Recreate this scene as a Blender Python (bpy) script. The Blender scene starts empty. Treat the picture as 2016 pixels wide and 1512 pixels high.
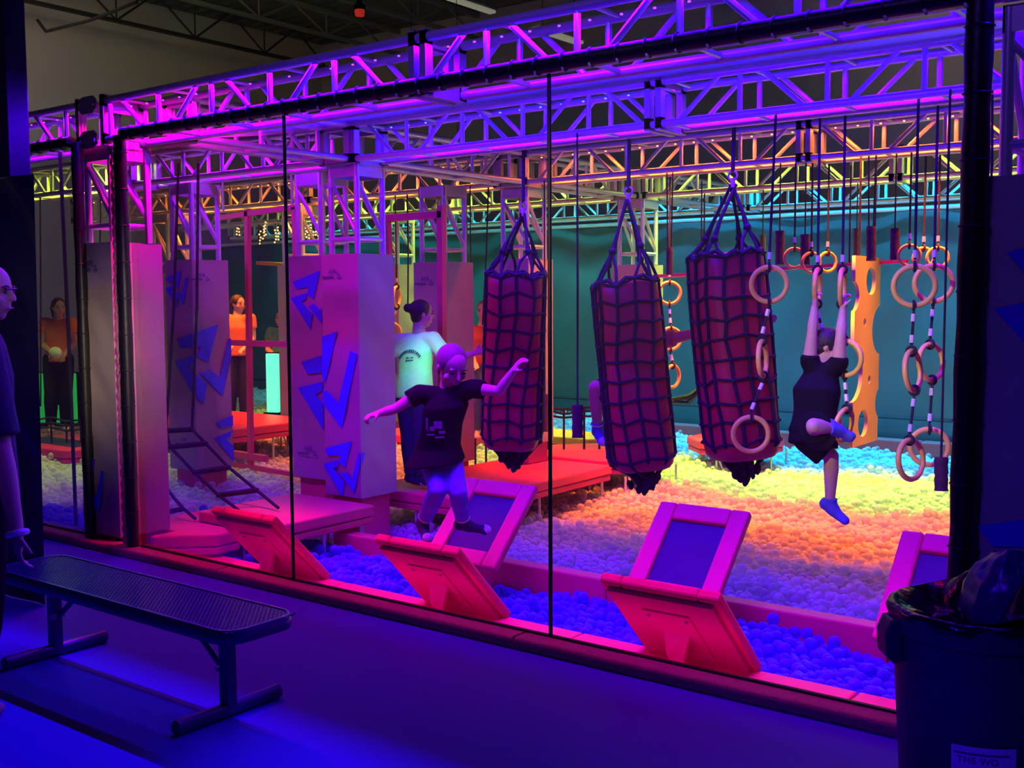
import bpy, bmesh, math, random
import numpy as np
from mathutils import Vector as V, Matrix, Quaternion, noise
rnd = random.Random(7)
S = bpy.context.scene
COL = S.collection
PI = math.pi

# ---------------------------------------------------------------- camera
F_PX, CX, CY, CAM_H = 2160.0, 1008.0, 756.0, 1.75
AX = V((2858.0, 151.0, -F_PX)).normalized()          # world +X seen from the camera (x right, y down, z forward)
AY = V((1642.0, -176.0, F_PX)).normalized()
AY = (AY - AX * AX.dot(AY)).normalized()
AZ = -AX.cross(AY)
if AZ.y > 0: AZ = -AZ
def cam_to_world(v): return V((AX.dot(v), AY.dot(v), AZ.dot(v)))
EYE = V((0, 0, CAM_H))
cam = bpy.data.cameras.new('camera'); cam_ob = bpy.data.objects.new('camera', cam); COL.objects.link(cam_ob)
cam.sensor_width = 36.0; cam.sensor_fit = 'HORIZONTAL'; cam.lens = 36.0 * F_PX / 2016.0
cam.clip_start = 0.05; cam.clip_end = 200
r_, d_, f_ = cam_to_world(V((1, 0, 0))), cam_to_world(V((0, 1, 0))), cam_to_world(V((0, 0, 1)))
m = Matrix.Identity(4)
for i in range(3):
    m[i][0] = r_[i]; m[i][1] = -d_[i]; m[i][2] = -f_[i]; m[i][3] = EYE[i]
cam_ob.matrix_world = m
S.camera = cam_ob
def RAY(px, py): return cam_to_world(V(((px - CX) / F_PX, (py - CY) / F_PX, 1.0)))
def D(px, py, d): return EYE + RAY(px, py) * d                       # a measured image point at real distance d
def PY(px, py, y): r = RAY(px, py); return EYE + r * (y / r.y)       # ... in the upright plane y
def DY(px, y, py=700.0): return y / RAY(px, py).y                       # distance at which that ray meets the plane y
def PZ(px, py, z): r = RAY(px, py); return EYE + r * ((z - CAM_H) / r.z)   # ... at height z

# ---------------------------------------------------------------- view, world, lights
S.view_settings.view_transform = 'Standard'; S.view_settings.look = 'None'
S.view_settings.exposure = 0.0; S.view_settings.gamma = 1.0; S.view_settings.use_curve_mapping = False
S.cycles.use_denoising = True
S.cycles.max_bounces = 6; S.cycles.diffuse_bounces = 3; S.cycles.glossy_bounces = 3; S.cycles.transparent_max_bounces = 12
S.cycles.sample_clamp_indirect = 4.0
w = bpy.data.worlds.new('hall_air'); S.world = w; w.use_nodes = True
w.node_tree.nodes['Background'].inputs[0].default_value = (1.0, 0.85, 0.75, 1)
w.node_tree.nodes['Background'].inputs[1].default_value = 0.005

def area(name, loc, size, color, power, rot=(0, 0, 0), spread=180):
    l = bpy.data.lights.new(name, 'AREA'); l.shape = 'RECTANGLE'; l.size, l.size_y = size
    l.color = color; l.energy = power; l.spread = math.radians(spread)
    o = bpy.data.objects.new(name, l); o.location = loc; o.rotation_euler = rot; COL.objects.link(o); return o
R = math.radians
ZL = 3.095
# LED strips inside the roof trusses, one colour per truss (x length along the truss)
def strip(name, x0, x1, y, col, truss_w, pit_w=0, spread=70, tilt=4, z=ZL):
    """a bare LED tape that lights the truss itself, and the lensed tape beside it that lights the pit below"""
    area(name + '_tape', ((x0 + x1) / 2, y, z), (x1 - x0, .02), col, truss_w, (0, 0, 0), 180)
    if pit_w: area(name + '_lensed', ((x0 + x1) / 2, y + .03, z), (x1 - x0, .03), col, pit_w, (R(tilt), 0, 0), spread)
VB = (.10, .0, 1)
strip('led_front_left', -6.8, -2.6, 4.424, (.065, .0, 1), 250)
strip('led_front_right', -2.6, -.7, 4.424, (.04, .0, 1), 40)
strip('sheet_fill_blue', -4.6, -1.0, 4.452, (.09, .0, 1), 0.01, 26, 50, 12, z=2.828)  # added blue fill that makes the clear sheet glow near its top
area('led_front_pit', (-3.6, 4.73, 2.81), (5.4, .03), (.06, .0, 1), 40, (R(34), 0, 0), 92)
area('mat_fill_magenta', (-3.9, 4.735, 2.80), (5.6, .03), (1, .0, .28), 26, (R(0), 0, 0), 58)  # added magenta fill that turns the red mats pink
area('led_ledge', (-3.0, 4.448, .012), (5.2, .02), (1, .0, .85), 4.2, (R(112), 0, 0), 150)
area('led_ledge_left', (-6.1, 4.448, .012), (.7, .02), (1, .0, .85), .35, (R(112), 0, 0), 150)
area('led_front_left_magenta', (-6.35, 4.60, 3.09), (.7, .03), (1, .0, .35), 60, (R(6), 0, 0), 170)
strip('led_front_far_left', -9.4, -7.2, 4.5, (.25, .0, 1), 50)
strip('led_second_blue', -6.2, -3.7, 6.40, (.012, .0, 1), 55)
strip('led_second_violet', -3.6, -.6, 6.40, (.06, .0, 1), 34)
area('led_second_lensed', (-3.2, 6.45, ZL), (5.4, .03), (.14, .0, 1), 62, (R(4), 0, 0), 46)
strip('led_second_left_violet', -9.2, -6.8, 6.40, (.28, .0, 1), 40)
strip('led_second_far_left_yellow', -12, -9.4, 6.40, (.75, 1, .05), 22, 30, 80)
strip('led_third', -6.1, -1.0, 8.64, (1, .13, .006), 60, 230, 44)
strip('led_third_left', -12.5, -6.8, 8.64, (1, .18, .01), 30, 150)
strip('led_fourth', -6.0, -1.2, 10.6, (.56, .86, .04), 30, 250, 46)
strip('led_fourth_left', -12, -6.5, 10.6, (.5, 1, .05), 26, 150)
strip('led_fifth', -7.8, -1.0, 12.85, (.0, .46, 1), 100, 260, 60, -7)
strip('led_fifth_left', -15, -8.0, 12.85, (.01, .75, .8), 20, 60, 90)
area('veil_fill_blue', (-3.2, 4.745, 2.80), (5.0, .03), (.03, .0, 1), 55, (R(106), 0, 0), 100)  # added blue fill for the haze sheet and the second truss
# dim warm lamps: one aimed at the left glass corner, an added fill washing the far left wall
def aim(name, loc, to, size, col, p, spread):
    o = area(name, loc, size, col, p, (0, 0, 0), spread); o.rotation_euler = (V(to) - V(loc)).to_track_quat('-Z', 'Y').to_euler(); return o
aim('lobby_lamp', (3.2, -1.0, 4.2), (-6.95, 4.4, 1.35), (.5, .5), (1, .80, .62), 1.9, 7.5)
aim('wall_fill_warm', (-14.0, 6.5, 7.0), (-18.7, 8.5, 5.2), (4, 1), (1, .86, .68), 60, 150)
aim('back_lamp', (-3.0, 14.5, 7.0), (-2.0, 17.6, 5.2), (6, 1), (1, .80, .66), 20, 150)
aim('shirt_fill_green', (-4.4, 5.75, 2.82), tuple(D(838, 708, 9.2)), (.10, .10), (.02, 1, .34), .55, 13)  # added green fill for the woman's shirt, no fitting stands there
aim('ring_fill_warm', (-3.9, -2.0, 4.2), (-2.25, 6.3, 1.35), (.3, .3), (1, .78, .5), 3.2, 13)  # added warm fill for the front rings
aim('rail_fill_violet', (-3.0, -1.5, 5.5), (-3.2, 4.4, 2.9), (3.5, .3), (.16, .05, 1), 12, 46)  # added violet fill on the rail and the near truss
aim('bin_fill_blue', (-1.6, -1.2, 3.6), (-.95, 3.7, .3), (.4, .2), (.05, .0, 1), 2.6, 32)  # added blue fill for the bin front and its sticker
aim('curtain_fill_violet', (-2.6, -.6, 4.6), (-5.9, 3.0, 1.3), (.5, .2), (.22, .0, 1), 5, 34)  # added violet fill for the curtain folds and the bystander
aim('left_wall_fill_violet', (-14.6, 8.4, 3.0), (-18.7, 8.0, 1.8), (.1, 2), (.22, .10, 1), 24, 140)  # added violet fill that tints the left wall

# ---------------------------------------------------------------- materials
MATS = {}
def mat(name, col, rough=.5, metal=0.0, var=.12, scale=6.0, bump=0.0, bscale=None, spec=.5, emit=None, estr=1.0, trans=0.0, coat=0.0, sheen=0.0):
    if name in MATS: return MATS[name]
    M = bpy.data.materials.new(name); M.use_nodes = True; nt = M.node_tree; N = nt.nodes; L = nt.links
    b = N['Principled BSDF']; out = N['Material Output']
    tc = N.new('ShaderNodeTexCoord'); no = N.new('ShaderNodeTexNoise'); no.inputs['Scale'].default_value = scale; no.inputs['Detail'].default_value = 4
    L.new(tc.outputs['Object'], no.inputs['Vector'])
    mx = N.new('ShaderNodeMix'); mx.data_type = 'RGBA'
    L.new(no.outputs['Fac'], mx.inputs[0])
    mx.inputs[6].default_value = tuple(max(0, c * (1 - var)) for c in col) + (1,)
    mx.inputs[7].default_value = tuple(min(1, c * (1 + var)) for c in col) + (1,)
    L.new(mx.outputs[2], b.inputs['Base Color'])
    b.inputs['Roughness'].default_value = rough; b.inputs['Metallic'].default_value = metal
    b.inputs['Specular IOR Level'].default_value = spec
    b.inputs['Coat Weight'].default_value = coat
    b.inputs['Sheen Weight'].default_value = sheen
    if emit:
        b.inputs['Emission Color'].default_value = tuple(emit) + (1,); b.inputs['Emission Strength'].default_value = estr
    if bump:
        n2 = N.new('ShaderNodeTexNoise'); n2.inputs['Scale'].default_value = bscale or scale * 4; n2.inputs['Detail'].default_value = 3
        L.new(tc.outputs['Object'], n2.inputs['Vector'])
        bp = N.new('ShaderNodeBump'); bp.inputs['Strength'].default_value = bump; bp.inputs['Distance'].default_value = .02
        L.new(n2.outputs['Fac'], bp.inputs['Height']); L.new(bp.outputs['Normal'], b.inputs['Normal'])
    if trans:
        t = N.new('ShaderNodeBsdfTranslucent'); L.new(mx.outputs[2], t.inputs['Color'])
        ms = N.new('ShaderNodeMixShader'); ms.inputs[0].default_value = trans
        L.new(b.outputs[0], ms.inputs[1]); L.new(t.outputs[0], ms.inputs[2]); L.new(ms.outputs[0], out.inputs['Surface'])
    MATS[name] = M; return M
silver = mat('brushed_aluminium', (.70, .70, .72), .34, .35, .06, 30)
steel = mat('grey_steel_plate', (.55, .52, .50), .45, .5, .1, 12)
pad_v = mat('cream_pad_vinyl', (.45, .36, .31), .42, 0, .08, 3, .25, 5)
pad_grey = mat('grey_pad_vinyl', (.50, .44, .40), .45, 0, .08, 3, .25, 5)
logo_b = mat('blue_print', (.06, .03, .85), .45, 0, .05)
print_d = mat('dark_print', (.10, .03, .25), .6, 0, .05)
red_v = mat('red_mat_vinyl', (.86, .020, .15), .5, 0, .08, 4, .12, 8)
red_w = mat('red_painted_wood', (.74, .03, .18), .55, 0, .12, 5, .1)
foam_k = mat('black_foam_sleeve', (.012, .010, .012), .38, 0, .3, 8, .1)
rubber_k = mat('black_rubber', (.010, .010, .012), .5, 0, .2)
tie_m = mat('nylon_tie', (.02, .02, .025), .35)
white_m = mat('white_nylon', (.85, .85, .85), .4, 0, .03)
rope_k = mat('black_rope', (.010, .008, .015), .75, 0, .3, 60, .3, 120)
net_k = mat('dark_net_cord', (.007, .005, .013), .75, 0, .3, 60)
bag_r = mat('red_bag_vinyl', (.44, .016, .04), .42, 0, .15, 4, .15, 6)
ring_y = mat('yellow_ring_lacquer', (.85, .56, .10), .35, 0, .12, 9)
ferrule_m = mat('pale_ferrule', (.80, .76, .72), .3, .2, .05)
board_y = mat('yellow_board_paint', (.62, .74, .20), .45, 0, .08, 3)
grip_m = mat('brown_grip_tape', (.06, .022, .035), .8, 0, .3, 25, .3)
mesh_k = mat('trampoline_mesh', (.025, .02, .10), .6, 0, .2, 40)
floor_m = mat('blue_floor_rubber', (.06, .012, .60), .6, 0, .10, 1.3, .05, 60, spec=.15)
curb_m = mat('brown_carpet', (.42, .22, .18), .95, 0, .25, 40, .5, 160)
wall_m = mat('beige_wall_paint', (.48, .43, .36), .8, 0, .04, 1.0)
deck_m = mat('dark_roof_deck', (.10, .10, .09), .6, .2, .15, 2)
joist_m = mat('dark_joist_steel', (.030, .028, .026), .6, .3, .2)
joist_l = mat('grey_joist_steel', (.20, .20, .18), .6, .2, .1)
tarp_m = mat('dark_teal_tarp', (.014, .13, .14), .38, 0, .35, .9, .5, 2.2)
curtain_m = mat('black_vinyl_curtain', (.016, .014, .04), .26, 0, .3, 2)
band_m = mat('red_wall_pad', (.50, .08, .08), .6, 0, .1, 4)
skin_m = mat('skin', (.62, .36, .30), .55, 0, .05, 8)
hair_k = mat('dark_hair', (.020, .014, .018), .5, 0, .4, 60, .4, 90)
black_c = mat('black_cotton', (.007, .006, .010), .9, 0, .3, 30, spec=.12)
navy_c = mat('navy_cotton', (.015, .015, .06), .85, 0, .3, 20)
orange_c = mat('orange_cotton', (.88, .20, .06), .85, 0, .08, 10)
white_c = mat('pale_cotton', (.78, .88, .50), .85, 0, .05, 10, .4, 14)
blue_c = mat('blue_patterned_leggings', (.13, .10, .62), .8, 0, .55, 16)
sock_b = mat('blue_sock', (.10, .12, .5), .85, 0, .2, 20)
sock_g = mat('pale_green_sole', (.50, .85, .55), .8, 0, .05)
can_m = mat('dark_plastic_bin', (.030, .028, .085), .42, 0, .15, 8)
bagk_m = mat('black_bin_liner', (.010, .009, .016), .22, 0, .2, 8, .6, 14)
bagb_m = mat('blue_tinted_bin_liner', (.03, .025, .16), .30, 0, .2, 8, .5, 9)
bench_m = mat('black_coated_steel', (.05, .04, .16), .24, 0, .1, 20)
label_m = mat('pale_sticker', (.8, .8, .98), .5, 0, .04)
label_f = mat('faint_sticker_print', (.05, .04, .20), .5, 0, .04)
lamp_w = mat('lamp_diffuser', (.8, .8, .66), .5, 0, .03, emit=(1, .95, .7), estr=.16)
red_l = mat('red_beacon_lens', (.7, .03, .02), .3, 0, .05, emit=(1, .05, .03), estr=.25)
wood_m = mat('orange_wood_shelf', (.75, .40, .10), .5, 0, .1)
gold_l = mat('warm_glimmer', (.9, .6, .3), .4, emit=(1, .5, .18), estr=1.6)
def led(name, c, s): return mat(name, c, .4, emit=c, estr=s)
led_v = led('led_violet', (.55, .08, 1), 1.3); led_b = led('led_blue', (.05, .12, 1), 5); led_o = led('led_orange', (1, .35, .08), 5)
led_y = led('led_yellow', (.95, 1, .25), 5); led_c = led('led_cyan', (.05, .8, 1), 5); led_g = led('green_lit_panel', (.0, .95, .35), 1.0)
# clear plastic balls: pale, some light passes through; in the front strip violet light is put into their colour
def ball_mat(name, col):
    # hollow clear plastic: see-through in the middle, denser towards the rim, glossy skin
    M = mat(name, col, .14, 0, .05, 3, trans=.40, coat=.5); nt = M.node_tree; N = nt.nodes; L = nt.links
    old = N['Material Output'].inputs['Surface'].links[0].from_socket
    lw = N.new('ShaderNodeLayerWeight'); lw.inputs[0].default_value = .45
    mr = N.new('ShaderNodeMapRange'); mr.inputs[1].default_value = 0; mr.inputs[2].default_value = .8; mr.inputs[3].default_value = .42; mr.inputs[4].default_value = .98
    tr = N.new('ShaderNodeBsdfTransparent'); tr.inputs[0].default_value = tuple(.35 + .65 * c for c in col) + (1,)
    ms = N.new('ShaderNodeMixShader')
    L.new(lw.outputs['Facing'], mr.inputs[0]); L.new(mr.outputs[0], ms.inputs[0]); L.new(tr.outputs[0], ms.inputs[1]); L.new(old, ms.inputs[2])
    L.new(ms.outputs[0], N['Material Output'].inputs['Surface'])
    return M
ball_w = ball_mat('clear_ball_plastic', (.88, .86, .84)); ball_b = ball_mat('light_tinted_ball_plastic', (.17, .04, .95))
bed_w = mat('ball_bed_pale', (.85, .83, .80), .6); bed_b = mat('ball_bed_light_tinted', (.12, .11, .85), .6)
# clear sheet: nearly all light passes, slight scuff haze and gloss
M = bpy.data.materials.new('scuffed_clear_sheet'); M.use_nodes = True; nt = M.node_tree; N = nt.nodes; L = nt.links
for n in list(N):
    if n.type == 'BSDF_PRINCIPLED': N.remove(n)
out = N['Material Output']
tr = N.new('ShaderNodeBsdfTransparent'); tr.inputs[0].default_value = (.97, .97, .98, 1)
tl = N.new('ShaderNodeBsdfTranslucent'); tl.inputs[0].default_value = (.8, .8, .9, 1)
df = N.new('ShaderNodeBsdfDiffuse'); df.inputs[0].default_value = (.8, .8, .9, 1)
ad = N.new('ShaderNodeMixShader'); ad.inputs[0].default_value = .5; L.new(tl.outputs[0], ad.inputs[1]); L.new(df.outputs[0], ad.inputs[2])
gl = N.new('ShaderNodeBsdfGlossy'); gl.inputs['Roughness'].default_value = .12
lw = N.new('ShaderNodeFresnel'); lw.inputs[0].default_value = 1.25
tcn = N.new('ShaderNodeTexCoord'); nz = N.new('ShaderNodeTexNoise'); nz.inputs['Scale'].default_value = 1.1; nz.inputs['Detail'].default_value = 3; L.new(tcn.outputs['Object'], nz.inputs['Vector'])
mr = N.new('ShaderNodeMapRange'); mr.inputs[1].default_value = .3; mr.inputs[2].default_value = .75; mr.inputs[3].default_value = .012; mr.inputs[4].default_value = .030; L.new(nz.outputs['Fac'], mr.inputs[0])
m1 = N.new('ShaderNodeMixShader'); L.new(mr.outputs[0], m1.inputs[0]); L.new(tr.outputs[0], m1.inputs[1]); L.new(ad.outputs[0], m1.inputs[2])
m2 = N.new('ShaderNodeMixShader'); mm = N.new('ShaderNodeMath'); mm.operation = 'MULTIPLY'; mm.inputs[1].default_value = .5; L.new(lw.outputs[0], mm.inputs[0])
L.new(mm.outputs[0], m2.inputs[0]); L.new(m1.outputs[0], m2.inputs[1]); L.new(gl.outputs[0], m2.inputs[2]); L.new(m2.outputs[0], out.inputs['Surface'])
clear_m = M
M = bpy.data.materials.new('pale_haze_sheet'); M.use_nodes = True; nt = M.node_tree; N = nt.nodes; L = nt.links
N.remove(N['Principled BSDF'])
tr = N.new('ShaderNodeBsdfTransparent'); tl = N.new('ShaderNodeBsdfTranslucent'); df = N.new('ShaderNodeBsdfDiffuse')
for q in (tl, df): q.inputs[0].default_value = (.62, .62, .72, 1)
ad = N.new('ShaderNodeMixShader'); L.new(tl.outputs[0], ad.inputs[1]); L.new(df.outputs[0], ad.inputs[2])
tcn = N.new('ShaderNodeTexCoord'); nz = N.new('ShaderNodeTexNoise'); nz.inputs['Scale'].default_value = 2.2; nz.inputs['Detail'].default_value = 3; L.new(tcn.outputs['Object'], nz.inputs['Vector'])
mr = N.new('ShaderNodeMapRange'); mr.inputs[1].default_value = .35; mr.inputs[2].default_value = .6; mr.inputs[3].default_value = .22; mr.inputs[4].default_value = .40; L.new(nz.outputs['Fac'], mr.inputs[0])
m1 = N.new('ShaderNodeMixShader'); L.new(mr.outputs[0], m1.inputs[0]); L.new(tr.outputs[0], m1.inputs[1]); L.new(ad.outputs[0], m1.inputs[2]); L.new(m1.outputs[0], N['Material Output'].inputs['Surface'])
haze_sheet_m = M

# ---------------------------------------------------------------- mesh helpers
def frame(d):
    d = V(d).normalized(); a = V((0, 0, 1)) if abs(d.z) < .95 else V((1, 0, 0))
    u = a.cross(d).normalized(); return u, d.cross(u)
class MB:
    def __init__(s): s.v = []; s.f = []
    def add(s, vs, fs):
        o = len(s.v); s.v += [tuple(p) for p in vs]; s.f += [tuple(i + o for i in f) for f in fs]; return s
    def box(s, a, b, M=None):
        x0, y0, z0 = a; x1, y1, z1 = b
        vs = [V(p) for p in ((x0, y0, z0), (x1, y0, z0), (x1, y1, z0), (x0, y1, z0), (x0, y0, z1), (x1, y0, z1), (x1, y1, z1), (x0, y1, z1))]
        if M: vs = [M @ p for p in vs]
        return s.add(vs, [(0, 3, 2, 1), (4, 5, 6, 7), (0, 1, 5, 4), (1, 2, 6, 5), (2, 3, 7, 6), (3, 0, 4, 7)])
    def tube(s, pts, r, n=8, closed=False, caps=True):
        pts = [V(p) for p in pts]; m_ = len(pts); rs = r if isinstance(r, (list, tuple)) else [r] * m_
        vs = []; u = None
        for i, p in enumerate(pts):
            if closed: t = pts[(i + 1) % m_] - pts[i - 1]
            else: t = pts[min(i + 1, m_ - 1)] - pts[max(i - 1, 0)]
            t = t.normalized() if t.length > 1e-9 else V((0, 0, 1))
            if u is None: u, w_ = frame(t)
            else:
                u = u - t * u.dot(t)
                if u.length < 1e-6: u, w_ = frame(t)
                u.normalize(); w_ = t.cross(u)
            for k in range(n):
                a = 2 * PI * k / n; vs.append(p + (u * math.cos(a) + w_ * math.sin(a)) * rs[i])
        fs = []
        for i in range(m_ if closed else m_ - 1):
            j = (i + 1) % m_
            for k in range(n):
                l = (k + 1) % n; fs.append((i * n + k, i * n + l, j * n + l, j * n + k))
        if caps and not closed: fs += [tuple(range(n))[::-1], tuple((m_ - 1) * n + k for k in range(n))]
        return s.add(vs, fs)
    def torus(s, c, nrm, R_, r, n=28, k=10):
        u, w_ = frame(nrm)
        return s.tube([V(c) + (u * math.cos(2 * PI * i / n) + w_ * math.sin(2 * PI * i / n)) * R_ for i in range(n)], r, k, True)
    def sphere(s, c, r, nu=16, nv=10, M=None, sc=(1, 1, 1)):
        vs = []; fs = []
        for i in range(nv + 1):
            t = PI * i / nv
            for k in range(nu):
                a = 2 * PI * k / nu
                p = V((math.sin(t) * math.cos(a) * sc[0], math.sin(t) * math.sin(a) * sc[1], math.cos(t) * sc[2])) * r
                vs.append(V(c) + ((M @ p) if M else p))
        for i in range(nv):
            for k in range(nu):
                l = (k + 1) % nu; fs.append((i * nu + k, (i + 1) * nu + k, (i + 1) * nu + l, i * nu + l))
        return s.add(vs, fs)
    def loft(s, secs, n=20, caps=True, p=2.4):
        # secs: (centre, half-width vector, half-depth vector)
        vs = []
        for c, a, b in secs:
            for k in range(n):
                t = 2 * PI * k / n; ct, st = math.cos(t), math.sin(t)
                vs.append(V(c) + V(a) * math.copysign(abs(ct) ** (2 / p), ct) + V(b) * math.copysign(abs(st) ** (2 / p), st))
        fs = []
        for i in range(len(secs) - 1):
            for k in range(n):
                l = (k + 1) % n; fs.append((i * n + k, i * n + l, (i + 1) * n + l, (i + 1) * n + k))
        if caps: fs += [tuple(range(n))[::-1], tuple((len(secs) - 1) * n + k for k in range(n))]
        return s.add(vs, fs)
    def prism(s, poly, off):
        n = len(poly); off = V(off); ps = [V(p) for p in poly]
        return s.add(ps + [p + off for p in ps], [tuple(range(n))[::-1], tuple(n + i for i in range(n))] + [(i, (i + 1) % n, n + (i + 1) % n, n + i) for i in range(n)])
    def grid(s, fn, nu, nv):
        vs = [fn(i / nu, j / nv) for j in range(nv + 1) for i in range(nu + 1)]
        return s.add(vs, [(j * (nu + 1) + i, j * (nu + 1) + i + 1, (j + 1) * (nu + 1) + i + 1, (j + 1) * (nu + 1) + i) for j in range(nv) for i in range(nu)])
    def mesh(s, name, m_=None, smooth=True):
        me = bpy.data.meshes.new(name); me.from_pydata(s.v, [], s.f)
        bm = bmesh.new(); bm.from_mesh(me); bmesh.ops.recalc_face_normals(bm, faces=bm.faces); bm.to_mesh(me); bm.free()
        if m_: me.materials.append(m_)
        if smooth:
            me.polygons.foreach_set('use_smooth', [True] * len(me.polygons))
            try: me.set_sharp_from_angle(angle=R(38))
            except Exception: pass
        return me
    def obj(s, name, m_, parent=None, smooth=True, bevel=0):
        return link(name, s.mesh(name, m_, smooth), parent, bevel)
def link(name, me, parent=None, bevel=0):
    o = bpy.data.objects.new(name, me); COL.objects.link(o)
    if parent is not None:
        o.parent = parent
        o.matrix_parent_inverse = parent_inv(parent)
    if bevel:
        b = o.modifiers.new('bevel', 'BEVEL'); b.width = bevel; b.segments = 2; b.limit_method = 'ANGLE'
    return o
def world_of(o):
    mw = Matrix.LocRotScale(o.location, o.rotation_euler, o.scale)
    return (world_of(o.parent) @ o.matrix_parent_inverse @ mw) if o.parent else mw
def parent_inv(p): return world_of(p).inverted()
def tag(o, label, cat, group=None):
    o['label'] = label; o['category'] = cat
    if group: o['group'] = group
    return o
def thing(name, label, cat, loc=(0, 0, 0), group=None):
    o = bpy.data.objects.new(name, None); o.location = loc; o.empty_display_size = .1; COL.objects.link(o)
    return tag(o, label, cat, group)
def struct(o): o['kind'] = 'structure'; return o
def bx(a, b): return MB().box(a, b)
def copy_of(o, parent=None):
    c = o.copy(); COL.objects.link(c)
    if parent is not None: c.parent = parent
    return c
def text_mesh(txt, size, m_, spacing=1.0):
    cu = bpy.data.curves.new('lettering', 'FONT'); cu.body = txt; cu.size = size; cu.extrude = .0008; cu.align_x = 'CENTER'; cu.space_character = spacing
    o = bpy.data.objects.new('lettering', cu); COL.objects.link(o)
    bpy.context.view_layer.update()
    me = bpy.data.meshes.new_from_object(o.evaluated_get(bpy.context.evaluated_depsgraph_get()))
    bpy.data.objects.remove(o); bpy.data.curves.remove(cu)
    me.materials.clear(); me.materials.append(m_); return me
def plate2d(loops, th, M, m_, name, parent=None):
    # flat plate with holes: loops in 2-D, extruded, placed with matrix M
    cu = bpy.data.curves.new(name, 'CURVE'); cu.dimensions = '2D'; cu.fill_mode = 'BOTH'; cu.extrude = th / 2
    for lp in loops:
        sp = cu.splines.new('POLY'); sp.points.add(len(lp) - 1); sp.use_cyclic_u = True
        for q, (a, b) in zip(sp.points, lp): q.co = (a, b, 0, 1)
    o = bpy.data.objects.new(name, cu); COL.objects.link(o); bpy.context.view_layer.update()
    me = bpy.data.meshes.new_from_object(o.evaluated_get(bpy.context.evaluated_depsgraph_get()))
    bpy.data.objects.remove(o); bpy.data.curves.remove(cu)
    me.transform(M); me.materials.clear(); me.materials.append(m_)
    return link(name, me, parent)

# ================================================================ the setting
def sstep(a, b, x): t = min(1, max(0, (x - a) / (b - a))); return t * t * (3 - 2 * t)
def bed_z(x, y):
    z = -.25 + .23 * sstep(-7.0, -8.2, x) + .015 * (y - 6)
    if y < 5.9: z = -.19 + .16 * sstep(-6.6, -7.6, x)
    z += .03 * math.sin(2.1 * x + 1.3 * y) + .02 * math.sin(4.7 * x - 3.1 * y)
    return z
WX, WY, WZ = -18.7, 17.6, 7.5
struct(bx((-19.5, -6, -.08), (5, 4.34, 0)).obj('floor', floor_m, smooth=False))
bed = struct(MB().grid(lambda u, v: V((-19 + 24 * u, 4.44 + 13.0 * v, bed_z(-19 + 24 * u, 4.44 + 13.0 * v) - .045)), 120, 70).obj('floor_pit', bed_w))
struct(bx((WX - .15, -6, -1), (WX, WY, WZ)).obj('wall_left', wall_m, smooth=False))
struct(bx((WX, WY, -1), (8, WY + .15, WZ)).obj('wall_back', wall_m, smooth=False))
mb = MB(); prof = []
y = -6.0
while y < WY:
    prof += [(y, 0), (y + .17, 0), (y + .22, .09), (y + .30, .09), (y + .35, 0)]; y += .35
mb.add([(x, a, WZ + b) for a, b in prof for x in (WX, 8)], [(2 * i, 2 * i + 1, 2 * i + 3, 2 * i + 2) for i in range(len(prof) - 1)])
struct(mb.obj('ceiling', deck_m, smooth=False))
struct(bx((WX, -6.2, WZ + .1), (8, WY, WZ + .2)).obj('ceiling_top', deck_m, smooth=False))
# open-web roof joists running away from the camera
def joist(n, x, zb, mt, ph=0):
    r = thing('roof_joist', '', 'joist'); del r['label']; del r['category']; r.name = 'trim_%d' % n; r['kind'] = 'structure'
    bx((x - .05, -3, zb), (x + .05, WY, zb + .06)).obj('bottom_chord', mt, r, False)
    bx((x - .05, -3, WZ - .10), (x + .05, WY, WZ - .02)).obj('top_chord', mt, r, False)
    L_ = WZ - zb - .1
    dm = MB().tube([(0, 0, 0), (0, .85, L_)], .022, 6).mesh('web_bar', mt)
    um = MB().tube([(0, .85, L_), (0, 1.7, 0)], .022, 6).mesh('web_bar', mt)
    vm = MB().tube([(0, 0, 0), (0, 0, L_)], .018, 6).mesh('web_bar', mt)
    y = 5.0 + ph
    while y < WY - 1.7:
        for me in (dm, um, vm):
            o = link('web_bar', me, r); o.location = (x, y, zb + .04)
        y += 1.7
jx = []
for i, (px, py) in enumerate(((300, 60), (600, 62), (740, 21), (1080, 40))):
    zb = 6.75 if i == 0 else 6.95
    x = PZ(px, py, zb).x if i < 3 else -6.5
    joist(i + 1, x, zb, joist_m if i in (0,) else joist_l, .3 * i)
# curb in front of the pit: separate carpeted lengths with open joints
cr = bpy.data.objects.new('trim_5', None); COL.objects.link(cr); cr['kind'] = 'structure'
j0 = PZ(400, 1128, .06).x; j1 = PZ(1026, 1248, .06).x
for a, b in ((-13, -9.4), (-9.4, j0), (j0, j1), (j1, j1 + 2.3), (j1 + 2.3, 2)):
    MB().loft([(V((x, 4.365, .03)), V((0, .075, 0)), V((0, 0, .032))) for x in (a + .008, b - .008)], 20, True, 6).obj('curb_section', curb_m, cr)
bx((-13, 4.36, -.6), (3, 4.43, .028)).obj('curb_core', black_c, cr, False)
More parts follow.
